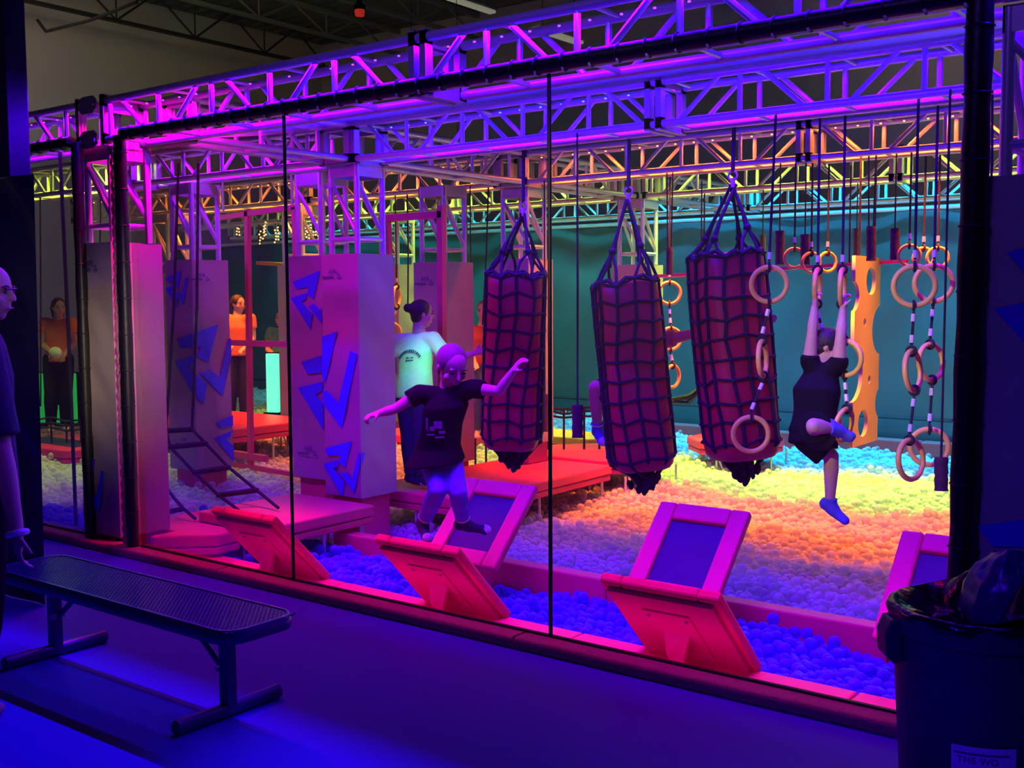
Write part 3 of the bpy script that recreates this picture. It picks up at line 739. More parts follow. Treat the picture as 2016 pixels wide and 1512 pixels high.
# ================================================================ net bags
def net_bag(label, top, bot, Rb, apex_z, ropex, group, seed):
    rr = random.Random(seed)
    top, bot = V(top), V(bot)
    t = thing('net_bag', label, 'punching bag', bot, group)
    ax = (top - bot); H = ax.length; ax.normalize()
    rot0 = .35 + seed * .2
    u = V((math.cos(rot0), math.sin(rot0), 0)); u = (u - ax * u.dot(ax)).normalized(); w_ = ax.cross(u)
    def rad(a, k=1): 
        c, s_ = abs(math.cos(a)), abs(math.sin(a)); q = 4.2
        return Rb * (c ** q + s_ ** q) ** (-1 / q) * .92
    n = 40; vs = []; prof = [(0, .0), (0, .66), (.014, .84), (.05, .96), (.11, 1), (H - .09, 1), (H - .04, .99), (H - .012, .93), (H, .82), (H, 0)]
    mb = MB()
    for z, k in prof:
        for i in range(n):
            a = 2 * PI * i / n; vs.append(bot + ax * z + (u * math.cos(a) + w_ * math.sin(a)) * rad(a) * k)
    mb.add(vs, [(j * n + i, j * n + (i + 1) % n, (j + 1) * n + (i + 1) % n, (j + 1) * n + i) for j in range(len(prof) - 1) for i in range(n)])
    body = mb.obj('bag_body', bag_r, t)
    NC, dz = 12, .134
    rows = int(H / dz)
    apex = V((ropex, top.y, apex_z))
    offs = [[(rr.uniform(-.012, .012), rr.uniform(-.016, .016)) for j in range(rows + 2)] for i in range(NC)]
    def node(i, j):
        da, dzv = offs[i % NC][j]
        a = 2 * PI * i / NC + da * 3 + .12 * math.sin(j * .5 + seed)
        z = H - .015 - j * dz + dzv + (.011 if i % 2 else -.011)
        z = max(.0, z)
        return bot + ax * z + (u * math.cos(a) + w_ * math.sin(a)) * (rad(a) + .010)
    net = MB()
    def seg(p, q, r, sag=0):
        m_ = (p + q) / 2 + V((0, 0, -sag)); net.tube([p, m_, q], r, 5)
    for i in range(NC):
        pts = [node(i, j) for j in range(rows + 1)]
        net.tube(pts, .0105, 6)
        gath = bot - ax * .10 + V((rr.uniform(-.06, .06), rr.uniform(-.06, .06), rr.uniform(-.04, .03)))
        net.tube([pts[-1], (pts[-1] * .5 + (bot - ax * .03 + (pts[-1] - bot) * .80) * .5), gath], .012, 6)
        for j in range(rows + 1):
            p, q = node(i, j), node(i + 1, j)
            mid = (p + q) / 2; c = bot + ax * ((mid - bot).dot(ax)); rv = mid - c
            a = math.atan2(rv.dot(w_), rv.dot(u)); mid = c + rv.normalized() * (rad(a) + .012)
            net.tube([p, mid, q], .0095, 5)
            net.sphere(p, .016, 6, 5)
    for k in range(26):                                         # bunched cord under the bag
        a = rr.uniform(0, 6.28); zz = rr.uniform(.0, .15); c = bot - ax * zz + (u * math.cos(a) + w_ * math.sin(a)) * rr.uniform(.02, .16 - zz * .6)
        net.sphere(c, rr.uniform(.016, .026), 7, 5, None, (1, 1, 1.5))
    net.obj('net', net_k, t)
    sus = MB(); 
    gather = [apex + V((rr.uniform(-.02, .02), rr.uniform(-.02, .02), -.04)) for _ in range(4)]
    hubs = []
    for g in range(4):
        i0 = g * 3
        tp = [node(i0, 0), node(i0 + 1, 0), node(i0 + 2, 0)]
        c = (tp[0] + tp[1] + tp[2]) / 3
        hub = c + (apex - c) * rr.uniform(.18, .42); hubs.append(hub)
        sus.tube([hub, hub + (apex - hub) * .3, gather[g]], [.020, .012, .011], 6)
        sus.sphere(hub, .028, 8, 6)
        for p in tp: sus.tube([p, (p + hub) / 2 + V((rr.uniform(-.02, .02), 0, rr.uniform(-.02, .01))), hub], .011, 6)
    for i in range(NC):
        p, q = node(i, 0), node(i + 1, 0); sus.tube([p, (p + q) / 2 + V((0, 0, .03)), q], .015, 6)
    sus.obj('hanging_cords', net_k, t)
    MB().torus(apex + V((0, 0, .015)), (0, 1, 0), .030, .007, 16, 6).obj('carabiner', steel, t)
    MB().tube([apex + V((0, 0, -.06)), apex], .016, 8).obj('swivel', silver, t)
    MB().tube([apex + V((0, 0, .04)), V((ropex + .005, top.y, TB))], .014, 8).obj('hanging_strap', rope_k, t)
    return t
GB = 'net-wrapped bags hanging in a row'
net_bag('left net bag, nearest to the woman, with an orange-lit right side', (-4.93, 6.56, 1.935), (-4.98, 6.56, .62), .228, 2.42, -4.86, GB, 1)
net_bag('middle net bag, longest drawn, gathered net knot hanging lowest', (-3.99, 6.56, 1.86), (-3.84, 6.56, .56), .228, 2.47, -3.96, GB, 2)
net_bag('right net bag, overlapped by two yellow rings on its right edge', (-3.23, 6.56, 2.03), (-3.09, 6.56, .70), .228, 2.52, -3.18, GB, 3)

# ================================================================ ring chains
def ring_chain(label, rings, d, topz, R_=.105, r=.0155, drop=None, fm=ferrule_m, group=None, rope_r=.008):
    """rings: (px, py, angle about vertical, tilt) at distance d from the camera plane; joined by straps with pale ferrules"""
    ctr = [D(px, py, d) for px, py, a, tl in rings]
    t = thing('ring_chain', label, 'rings', (ctr[0].x, ctr[0].y, ctr[-1].z - R_), group)
    prev = V((ctr[0].x + (drop or 0), ctr[0].y, topz))
    for c, (px, py, a, tl) in zip(ctr, rings):
        view = (EYE - c); view.z = 0; view.normalize()
        nrm = Matrix.Rotation(a, 3, 'Z') @ view
        nrm = (nrm + V((0, 0, tl))).normalized()
        g = MB().torus(c, nrm, R_, r, 36, 12).obj('ring', ring_y, t)
        upv = (V((0, 0, 1)) - nrm * nrm.z).normalized()
        tp, bt = c + upv * R_, c - upv * R_
        MB().torus(tp, upv.cross(nrm), .026, .009, 14, 6).obj('loop', rope_k, t)
        q = tp + V((0, 0, .035)); dv = (prev - q); L_ = dv.length; dv.normalize()
        MB().tube([q, q + dv * L_ * .5, prev], rope_r, 7).obj('strap', rope_k, t)
        MB().tube([q + dv * .012, q + dv * .055], .013, 8).obj('ferrule', fm, t)
        if prev is not None and L_ < .5: MB().tube([prev - dv * .055, prev - dv * .012], .013, 8).obj('ferrule', fm, t)
        last = c is ctr[-1]
        if not last: MB().torus(bt, upv.cross(nrm), .026, .009, 14, 6).obj('loop', rope_k, t)
        prev = bt - V((0, 0, .035))
    return t
GR = 'three-ring chains in front'
z2 = TB - .02
ring_chain('ring chain over the right edge of the right net bag', [(1514, 560, .05, 0), (1501, 706, 1.35, .05), (1478, 855, .12, 0)], DY(1505, 6.22), z2, drop=.03, group=GR)
ring_chain('ring chain held by the hanging child in its right hand, left of the pair', [(1609, 565, 1.42, 0), (1622, 698, .82, .1), (1636, 832, 1.05, .3)], DY(1609, 6.53), z2, group=GR)
ring_chain('ring chain held by the hanging child in its left hand, right of the pair', [(1658, 565, 1.45, 0), (1664, 705, -.5, 0), (1660, 838, 1.1, -.2)], DY(1660, 6.53), z2, group=GR)
ring_chain('ring chain left of the pair near the black post, bottom ring hanging lowest', [(1800, 563, .05, 0), (1797, 730, 1.2, .1), (1793, 905, .95, .1)], DY(1797, 6.25), z2, R_=.110, group=GR)
ring_chain('ring chain right of the pair near the black post', [(1838, 558, .12, 0), (1833, 713, .9, .1), (1829, 880, .08, 0)], DY(1835, 6.53), z2, R_=.104, group=GR)
ring_chain('yellow ring chain seen between the middle and right net bags', [(1318, 577, .1, 0), (1320, 667, .3, 0), (1324, 741, .9, 0)], DY(1320, 8.78), z2, R_=.098, r=.016)
ring_chain('edge-on yellow ring left of the woman with a larger ring below', [(781, 584, 1.25, 0), (770, 655, .3, 0)], DY(778, 8.5), z2, R_=.105)
GS = 'single far rings behind the plank'
for i, (px, py, lab) in enumerate(((1564, 508, 'far single ring, first of three beside the brown grips'), (1597, 517, 'far single ring, middle one of three beside the brown grips'), (1629, 516, 'far single ring, last of three, edge of the yellow board'), (1790, 503, 'far single ring touching the tip of the red plank'), (1818, 508, 'far single ring in the middle of the trio near the black post'), (1846, 507, 'far single ring of the trio closest to the black post'))):
    ring_chain(lab, [(px, py, (.1, .5, .55, .1, .3, .2)[i], 0)], DY(px, (8.5, 8.5, 8.78, 8.5, 8.78, 8.78)[i]), z2, R_=.078, r=.013, group=GS)
# brown grips on doubled ropes
def grip(label, px, y0, y1, d, w=.036, one=False):
    a, b = D(px, y0, d), D(px, y1, d)
    t = thing('hanging_grip', label, 'grip', b, 'brown taped hanging grips')
    n = 9; pts = [a + (b - a) * i / n for i in range(n + 1)]
    MB().tube(pts, [w * (1 + .07 * math.sin(i * 2.3 + px)) for i in range(n + 1)], 12).obj('grip_body', grip_m, t)
    for s in ((0,) if one else (-.018, .018)):
        MB().tube([a + V((s, 0, -.02)), V((a.x + s * 1.6, a.y, TB))], .0065, 6).obj('rope', rope_k, t)
for i, (px, a, b, d, one, lab) in enumerate((
        (1318, 487, 541, 10.3, False, 'brown grip above the yellow ring between the middle and right bags'),
        (1502, 462, 500, 11.2, True, 'dark grip just right of the right bag top'),
        (1535, 455, 521, 8.9, True, 'brown grip left of the far single rings'),
        (1585, 462, 521, 8.9, True, 'brown grip between the far single rings'),
        (1687, 450, 512, 9.6, True, 'dull grip above the left edge of the yellow board'),
        (1715, 446, 513, 8.6, False, 'reddish grip above the middle of the yellow board'),
        (1762, 450, 512, 9.0, True, 'brown grip right of the yellow board'),
        (1137, 797, 862, 8.8, True, 'brown grip hanging low above the red octagonal pad'),
        (1073, 776, 850, 11.0, True, 'slim dark grip beside the second black seam'),
        (929, 790, 852, 10.6, True, 'slim dark grip left of the left net bag'),
        (1853, 900, 966, 6.9, True, 'brown grip hanging low beside the tall black post'))):
    yy = min((6.25, 8.5, 10.45, 12.75), key=lambda q: abs(q - d * RAY(px, 600).y)); grip(lab, px, a, b, DY(px, yy), .037 if d < 10 else .030, one)

# ================================================================ yellow board, red plank, shelf
fx, fy0, fy1, fz0, fz1 = -3.11, 8.58, 9.17, .55, 2.08
def arc(cx_, cz, r, a0, a1, n=12): return [(cx_ + r * math.cos(R(a0 + (a1 - a0) * i / n)), cz + r * math.sin(R(a0 + (a1 - a0) * i / n))) for i in range(n + 1)]
W_, H_ = fy1 - fy0, fz1 - fz0
def hv(q): return H_ - (q - 60) / 1350 * H_
out = [(0, H_), (W_, H_), (W_, hv(400))] + arc(W_ + .03, hv(590), .205, 98, 262) + [(W_, hv(780)), (W_, hv(1030))] + arc(W_ + .06, hv(1130), .13, 118, 242) + [(W_, hv(1230)), (W_, 0), (0, 0), (0, hv(1095))] + arc(-.02, hv(890), .225, -85, 85) + [(0, hv(690)), (0, hv(445))] + arc(-.02, hv(345), .12, -80, 80) + [(0, hv(240))]
holes = [arc(W_ * .62, hv(235), .112, 0, 345, 23), arc(W_ * .40, hv(530), .034, 0, 330, 11), arc(W_ * .62, hv(945), .034, 0, 330, 11), arc(W_ * .40, hv(1255), .112, 0, 345, 23)]
bt = thing('hold_board', 'tall yellow climbing board with round cut-outs hanging near the tarp', 'board', (fx, (fy0 + fy1) / 2, fz0))
Mb = Matrix(((0, 0, 1, fx), (1, 0, 0, fy0), (0, 1, 0, fz0), (0, 0, 0, 1)))
plate2d([out] + holes, .03, Mb, board_y, 'board_plate', bt)
for yy in (fy0 + .12, fy1 - .12): MB().tube([(fx, yy, fz1 - .01), (fx, yy, TB)], .009, 6).obj('hanging_rope', rope_k, bt)
pk = thing('red_plank', 'long thin red plank hung level behind the right net bag and over the yellow board', 'plank', D(1540, 531, 9.8))
a, b = D(1297, 547, 10.9), D(1786, 517, 8.95)
dd = (b - a); hd = V((dd.x, dd.y, 0)).normalized(); sd = V((-hd.y, hd.x, 0)) * .10
MB().prism([a - sd, b - sd * .2, b + sd * .2, a + sd], (0, 0, .028)).obj('plank', red_v, pk, False)
for tt in (.2, .8):
    q = a + dd * tt; MB().tube([q, V((q.x, q.y, TB))], .007, 6).obj('hanging_rope', rope_k, pk)
sh = thing('hold_shelf', 'narrow orange wooden hold bar between pink frame and logo column', 'hold bar', D(540, 523, 11.0))
a, b = PY(504, 521, 10.39), PY(580, 526, 10.39)
MB().prism([a, b, b + V((0, .12, 0)), a + V((0, .12, 0))], (0, 0, .05)).obj('hold', wood_m, sh, False)
for q in (a, b): MB().tube([q + V((0, .06, .05)), V((q.x, q.y + .06, TB))], .008, 6).obj('hanging_rope', rope_k, sh)

# ================================================================ pink pipe frame
pf = thing('pipe_frame', 'pink square-pipe frame behind the rope ladder with one upright and three bars', 'frame', D(492, 918, 10.95))
def bar(p, q, w_=.024):
    p, q = V(p), V(q); d = (q - p).normalized(); u, v = frame(d)
    return MB().prism([p + u * w_ + v * w_, p - u * w_ + v * w_, p - u * w_ - v * w_, p + u * w_ - v * w_], q - p)
dF = 10.95; pyF = D(490, 700, dF).y
def FP(px, py): return PY(px, py, pyF)
bar(FP(487, 412), FP(494, 918)).obj('upright', red_w, pf, False)
bar(FP(425, 430), FP(585, 407)).obj('top_bar', red_w, pf, False)
bar(FP(437, 674), FP(600, 679), .028).obj('middle_bar', red_w, pf, False)
bar(FP(445, 912), FP(600, 937), .022).obj('bottom_bar', red_w, pf, False)
bar(FP(459, 893), FP(524, 903), .032).obj('foot_bar', red_w, pf, False)
bar(FP(580, 408), FP(584, 530)).obj('upright', red_w, pf, False)
for px in (440, 575): 
    q = FP(px, 418); MB().tube([q, V((q.x, q.y, TB + .1))], .012, 6).obj('hanger', silver, pf)
# second frame over the orange column
pg = thing('pipe_frame', 'pink pipe frame standing over the orange column behind the woman', 'frame', D(865, 900, 9.9))
pyG = D(865, 700, 9.9).y
def GP(px, py): return PY(px, py, pyG)
bar(GP(869, 405), GP(872, 915), .030).obj('upright', red_w, pg, False)
bar(GP(760, 430), GP(872, 422), .030).obj('top_bar', red_w, pg, False)
bar(GP(762, 432), GP(766, 500), .026).obj('upright', red_w, pg, False)

# ================================================================ rope ladder
rl = thing('rope_ladder', 'slack black rope ladder slanting down from two ropes to the purple-lit platform', 'rope ladder', D(450, 960, 8.4))
dl = [8.75, 8.7, 8.6, 8.5, 8.42, 8.35]
Lp = [(327, 848), (335, 880), (383, 930), (430, 975), (460, 997), (478, 1012)]
Rp = [(378, 845), (405, 873), (450, 920), (505, 965), (532, 987), (548, 1000)]
Lw = [D(p[0], p[1], d) for p, d in zip(Lp, dl)]; Rw = [D(p[0], p[1], d) for p, d in zip(Rp, dl)]
MB().tube(Lw, .013, 7).obj('side_rope', rope_k, rl); MB().tube(Rw, .013, 7).obj('side_rope', rope_k, rl)
for a, b in list(zip(Lw, Rw))[:4]: MB().tube([a + (a - b) * .06, a, b, b + (b - a) * .06], [.014, .022, .022, .014], 7).obj('rung', rope_k, rl)
for p, q in ((D(327, 848, 8.75), D(352, 345, 8.9)), (D(378, 845, 8.75), D(391, 360, 8.9))):
    mid = (p + q) / 2 + V((.02, 0, 0)); MB().tube([p, mid, V((q.x, q.y, max(q.z, TB)))], .012, 7).obj('hanging_rope', rope_k, rl)
a = [D(322, 952, 8.6), D(342, 980, 8.5), D(362, 1002, 8.4), D(385, 1022, 8.35)]
MB().tube(a, .013, 7).obj('side_rope', rope_k, rl); MB().tube([a[2], D(322, 1009, 8.4)], .020, 7).obj('rung', rope_k, rl)

# ================================================================ single ropes and straps hanging from the trusses
def rope(label, px0, py0, px1, py1, y, r=.008):
    p, q = PY(px0, py0, y), PY(px1, py1, y)
    p.z = TB; t = thing('hanging_rope', label, 'rope', q)
    mid = (p + q) / 2 + V((.01, 0, 0)); MB().tube([p, (p + mid) / 2, mid, (mid + q) / 2, q], r, 7).obj('rope', rope_k, t)
rope('thin rope hanging in front of the grey column corner block', 196, 330, 197, 478, 6.25, .008)
rope('dark strap with hook hanging in the left gap', 118, 300, 150, 1035, 4.57, .014)
rope('thin rope at the left edge of the left gap', 76, 300, 80, 800, 6.25, .009)
rope('rope falling in front of the magenta column', 287, 470, 293, 660, 4.71, .008)
rope('rope hanging left of the left net bag', 962, 430, 950, 640, 8.5, .008)
rope('rope hanging just right of the second black seam', 1137, 430, 1137, 800, 8.5, .006)
rope('rope behind the green column left of the woman', 802, 420, 803, 600, 8.5, .009)
rope('rope beside the orange column above the woman', 915, 300, 917, 516, 8.5, .012)
rope('rope hanging in the narrow gap right of the tall black post', 1950, 300, 1945, 480, 6.25, .007)

# ================================================================ lit panels, ceiling fittings
def lit_panel(label, px0, py0, px1, py1, d, m_, th=.06):
    a, b = D(px0, py0, d), D(px1, py1, d)
    t = thing('lit_panel', label, 'lamp', ((a.x + b.x) / 2, a.y, min(a.z, b.z)))
    U = V((AX.x, AY.x, 0)); U = (V((b.x - a.x, b.y - a.y, 0))).normalized(); N_ = V((-U.y, U.x, 0))
    w_ = V((b.x - a.x, b.y - a.y, 0)).length; h = abs(a.z - b.z); c = V(((a.x + b.x) / 2, (a.y + b.y) / 2, (a.z + b.z) / 2))
    mb = MB(); slab(mb, c, U, V((0, 0, 1)), N_, w_, h, th); mb.obj('diffuser', m_, t, False, .01)
    mb = MB(); slab(mb, c + N_ * .05, U, V((0, 0, 1)), N_, w_ + .03, h + .03, .03); mb.obj('back_box', black_c, t, False)
    mb = MB(); slab(mb, c - V((0, 0, h / 2 + .02)), U, V((0, 0, 1)), N_, w_ + .04, .04, .14); mb.obj('base', black_c, t, False)
    return t
lit_panel('tall glowing green panel standing on the orange platform', 525, 696, 550, 812, 13.0, led('green_lit_panel_bright', (.10, 1, .52), 1.3))
lit_panel('broad green pad with painted glow behind the legs of the person in orange at far left', 76, 735, 152, 832, 14.4, led('green_pad_glow', (.02, .50, .09), .9))  # green light on a pad, painted as its own glow
def tube_lamp(label, p, L_=1.25):
    t = thing('ceiling_lamp', label, 'lamp', p)
    x, y, z = p
    bx((x - .09, y - L_ / 2, z), (x + .09, y + L_ / 2, z + .03)).obj('housing', steel, t, False)
    bx((x - .075, y - L_ / 2 + .02, z - .05), (x + .075, y + L_ / 2 - .02, z - .001)).obj('diffuser', lamp_w, t, False, .012)
    for s in (-1, 1): MB().tube([(x, y + s * L_ * .35, z + .03), (x, y + s * L_ * .35, WZ)], .006, 6).obj('hanger', joist_m, t)
tube_lamp('pale strip lamp under the roof deck above the centre of the truss', tuple(PZ(928, 8, 6.9)))
tube_lamp('pale strip lamp seen through the violet truss, right of its joint', tuple(PZ(1100, 68, 5.9)))
tube_lamp('pale strip lamp low behind the blue second truss', tuple(PZ(858, 282, 4.3)), 1.6)
p = PZ(708, 22, 6.6)
rb = thing('red_beacon', 'red round beacon hanging under a roof joist', 'beacon', p)
MB().loft([(p + V((0, 0, z)), V((r, 0, 0)), V((0, r, 0))) for z, r in ((-.09, .03), (-.08, .075), (-.02, .085), (.02, .085))], 20, True, 2).obj('lens', red_l, rb)
MB().loft([(p + V((0, 0, z)), V((r, 0, 0)), V((0, r, 0))) for z, r in ((.021, .10), (.10, .10), (.13, .05), (.4, .02))], 16, True, 2).obj('socket', black_c, rb)
sp_ = thing('sprinkler_pipe', 'thin dark bent pipe on the beige wall under the joist', 'pipe', D(90, 62, 16))
MB().tube([D(74, 40, 17.5), D(90, 62, 17), D(178, 40, 15.6), D(270, 4, 14.5)], .025, 8).obj('pipe', joist_m, sp_)
# warm glimmers behind the logo columns, painted in for reflections of the pit
fl = thing('pit_glimmers', 'pit reflections painted as warm bulbs hanging behind the logo columns', 'lights', D(610, 480, 14)); k = 0
for px in (466, 471, 512, 519, 522, 542, 548, 566, 592, 597, 602, 607, 612, 617, 622, 627):
    y0 = 445 + rnd.uniform(-8, 12); mb = MB()
    nb = 3 if px < 480 else 5
    a = PY(px, y0 - 12, 10.45); b = PY(px + 1, y0 + nb * 6, 10.45); a.z = TB
    mb.tube([a, b], .006, 5).obj('cord', rope_k, fl)
    q = MB()
    for i in range(nb): q.sphere(PY(px + rnd.uniform(-1.5, 1.5), y0 + i * 6, 10.42), .014, 6, 5)
    q.obj('glimmers', gold_l, fl)
# dark bunched netting hanging left of the right bag, cords strung along the tarp
bn = thing('bunched_net', 'dark bunched netting with cyan glints hanging between the middle and right bags', 'net', D(1350, 780, 11.2))
mb = MB()
for i in range(9):
    p0 = D(1325 + rnd.uniform(-3, 3), 787 + rnd.uniform(-6, 8), 11.6); p2 = D(1382, 762 + rnd.uniform(-8, 10), 11.6)
    mb.tube([p0, (p0 + p2) / 2 + V((rnd.uniform(-.04, .04), 0, rnd.uniform(-.09, -.02))), p2, p2 + V((.3, .1, .09 + rnd.uniform(0, .03)))], .013, 6)
mb.obj('cords', rubber_k, bn)
q = PY(1384, 762, 10.45); MB().tube([q, V((q.x, q.y, TB))], .008, 6).obj('hanging_rope', rope_k, bn)
def barrier(label, pts, d, n=3):
    t = thing('barrier_net', label, 'net', D(pts[0][0], pts[0][1], d))
    for k in range(n):
        q = [D(px, py + k * 9 + rnd.uniform(-2, 2), d) for px, py in pts]
        MB().tube(q, .013, 6).obj('cord', rope_k, t)
    for px, py in pts: q = D(px, py - 2, d); MB().tube([q, V((q.x, q.y, -.2))], .012, 6).obj('upright_cord', rope_k, t)
barrier('black cords of a low net behind the red octagonal pad', [(1078, 800), (1110, 805), (1150, 802), (1180, 800)], 11.6)
barrier('black cords of a low net above the far left red trampoline', [(70, 826), (100, 822), (130, 829), (158, 826)], 12.6)
barrier('black cords of a low net between the orange column and the left bag', [(918, 790), (935, 794), (956, 790)], 12.0, 4)

# ================================================================ bench
bn = thing('bench', 'low backless dark perforated-metal bench on the blue floor', 'bench', (-4.36, 2.875, 0))
bx0, bx1, by0, by1, bz = -5.28, -3.445, 2.685, 3.065, .445
def rrect(e, z, r=.10, n=8):
    pts = []
    for cx_, cy_, a0 in ((bx1 - r, by1 - r, 0), (bx0 + r, by1 - r, 90), (bx0 + r, by0 + r, 180), (bx1 - r, by0 + r, 270)):
        for i in range(n + 1):
            a = R(a0 + 90 * i / n); pts.append(V((cx_ + (r - e) * math.cos(a), cy_ + (r - e) * math.sin(a), z)))
    return pts
mb = MB(); rings = [rrect(.0, bz - .058), rrect(-.004, bz - .045), rrect(-.004, bz - .012), rrect(.004, bz), rrect(.016, bz), rrect(.018, bz - .01), rrect(.018, bz - .055)]
n = len(rings[0])
for q in rings: mb.v += [tuple(p) for p in q]
mb.f += [(j * n + i, j * n + (i + 1) % n, (j + 1) * n + (i + 1) % n, (j + 1) * n + i) for j in range(len(rings) - 1) for i in range(n)]
mb.f += [((len(rings) - 1) * n + i, (len(rings) - 1) * n + (i + 1) % n, (i + 1) % n, i) for i in range(n)]
mb.obj('rim', bench_m, bn)
mb = MB(); pit = .024
def clipseg(x, y, dx, dy):
    t0, t1 = -9, 9
    for p, d, lo, hi in ((x, dx, bx0 + .012, bx1 - .012), (y, dy, by0 + .012, by1 - .012)):
        a, b = (lo - p) / d, (hi - p) / d
        if a > b: a, b = b, a
        t0, t1 = max(t0, a), min(t1, b)
    return t0, t1
for s in (1, -1):
    c = -1.2
    while c < 1.3:
        x, y = (bx0 + bx1) / 2 + c, (by0 + by1) / 2
        dx, dy = .707, .707 * s
        t0, t1 = clipseg(x, y, dx, dy)
        if t1 - t0 > .03:
            nx, ny = -dy * .0030, dx * .0030
            a, b = (x + dx * t0, y + dy * t0), (x + dx * t1, y + dy * t1)
            z = bz - .006
            mb.prism([(a[0] + nx, a[1] + ny, z - .004), (b[0] + nx, b[1] + ny, z - .004), (b[0] - nx, b[1] - ny, z - .004), (a[0] - nx, a[1] - ny, z - .004)], (0, 0, .006))
        c += pit
mb.obj('perforated_top', bench_m, bn, False)
for x, s in ((-3.69, -1), (-5.025, 1)):
    yc = 2.872
    bx((x - .027, yc - .027, .04), (x + .027, yc + .027, bz - .03)).obj('leg', bench_m, bn, False, .006)
    MB().tube([(x, 2.60, .031), (x, 2.61, .031), (x, 3.14, .031), (x, 3.15, .031)], [.022, .031, .031, .022], 14).obj('foot', bench_m, bn)
    bx((x - .03, by0 + .02, bz - .05), (x + .03, by1 - .02, bz - .02)).obj('cross_bar', bench_m, bn, False)
    MB().tube([(x + s * .03, yc, .20), (x + s * .30, yc, bz - .04)], .014, 8).obj('brace', bench_m, bn)
    MB().tube([(x + s * .028, yc - .035, .205), (x + s * .028, yc + .035, .205)], .012, 8).obj('bolt', steel, bn)

# ================================================================ bin
bc = V((-.955, 3.86, 0)); br = .285
cn = thing('waste_bin', 'large round dark plastic bin with side handle and dark liner at lower right', 'bin', bc)
def ring_at(z, r): return (bc + V((0, 0, z)), V((r, 0, 0)), V((0, r, 0)))
MB().loft([ring_at(.0, .222), ring_at(.02, .232), ring_at(.35, .252), ring_at(.62, .268), ring_at(.625, .282), ring_at(.69, br), ring_at(.705, br - .004), ring_at(.705, br - .022), ring_at(.66, br - .03), ring_at(.1, .22)], 48, False, 2).obj('bin_body', can_m, cn)
MB().loft([ring_at(.012, .22), ring_at(.014, .22)], 40, True, 2).obj('bin_floor', can_m, cn)
ld = V((-.80, -.60, 0)); sd = V((-.60, .80, 0))
for s in (1, -1):
    q = bc + ld * s * (.268)
    mb = MB()
    prof = [(0, .67), (.035, .67), (.055, .62), (.05, .545), (.02, .515), (-.01, .53)]
    poly = [q + ld * s * a + V((0, 0, z)) - sd * .05 for a, z in prof]
    mb.prism(poly, sd * .10); mb.obj('handle', can_m, cn, False, .008)
def liner(u, v):
    a = 2 * PI * u; r = (br - .018) * (1 - v)
    cdir = math.cos(a - .62)                              # +1 towards the right side of the bin
    hump = .20 * math.exp(-((v - .35) / .3) ** 2) * sstep(-.5, .8, cdir)
    z = .712 - .10 * math.sin(min(1, v * 1.3) * PI / 2) + hump + .012 * math.sin(9 * a + 4 * v) * v * (1 - v) * 4 + .018 * math.sin(5 * a - 9 * v) * (1 - v) * v * 4
    return bc + V((math.cos(a) * r, math.sin(a) * r, z))
MB().grid(liner, 72, 18).obj('liner', bagk_m, cn)
def cuff(u, v):
    a = 2 * PI * u; r = br - .018 + (.022 + .004 * math.sin(11 * a)) * math.sin(v * PI / 2 * 1.2)
    return bc + V((math.cos(a) * r, math.sin(a) * r, .712 - (.030 + .012 * math.sin(7 * a) + .008 * math.sin(17 * a)) * v ** 2))
MB().grid(cuff, 96, 5).obj('liner_cuff', bagk_m, cn)
# crumpled bluish sack standing up out of the bin
sk = thing('rubbish_sack', 'crumpled bluish plastic sack bulging out of the bin top', 'sack', bc + V((.06, .04, .62)))
cS = bc + V((.10, .03, .70))
def sack(u, v):
    a = 2 * PI * u; t = PI * v
    q = V((math.sin(t) * math.cos(a), math.sin(t) * math.sin(a), math.cos(t)))
    k = .92 + .26 * (.5 - abs(noise.noise(q * 1.9 + V((3, 1, 7))))) + .14 * (.5 - abs(noise.noise(q * 4.5)))
    return cS + V((.145 * math.sin(t) * math.cos(a) * k, .145 * math.sin(t) * math.sin(a) * k, .19 * math.cos(t) * k * (1 if v < .5 else .45)))
MB().grid(sack, 60, 24).obj('sack', bagb_m, sk)
# sticker with its lettering, bent round the bin
def on_bin(me, px, py, z_off=.002):
    tgt = D(px, py, 3.45); a0 = math.atan2(tgt.y - bc.y, tgt.x - bc.x)
    r0 = RAY(px, py); z0 = CAM_H + r0.z * ((tgt.y) / r0.y)
    for v in me.vertices:
        x, y, zz = v.co
        z = z0 + y; r = .232 + (.268 - .232) * z / .62 + z_off + zz
        a = a0 + x / r
        v.co = V((bc.x + r * math.cos(a), bc.y + r * math.sin(a), z))
    return me
stk = MB().grid(lambda u, v: V((u * .20, -.16 + v * .16, 0)), 20, 3).mesh('sticker', label_m)
so = link('sticker', on_bin(stk, 1848, 1490), cn)
me = text_mesh('THE WO', .030, logo_b if False else print_d, 1.1)
bm2 = bmesh.new(); bm2.from_mesh(me); bmesh.ops.subdivide_edges(bm2, edges=bm2.edges, cuts=1); bm2.to_mesh(me); bm2.free()
link('lettering', on_bin(me, 1928, 1524, .004), so)
bar_ = MB().grid(lambda u, v: V((.008 + u * .17, -.020 - .007 * v, 0)), 16, 1).mesh('printed_bar', print_d)
link('printed_bar', on_bin(bar_, 1848, 1490, .004), so)

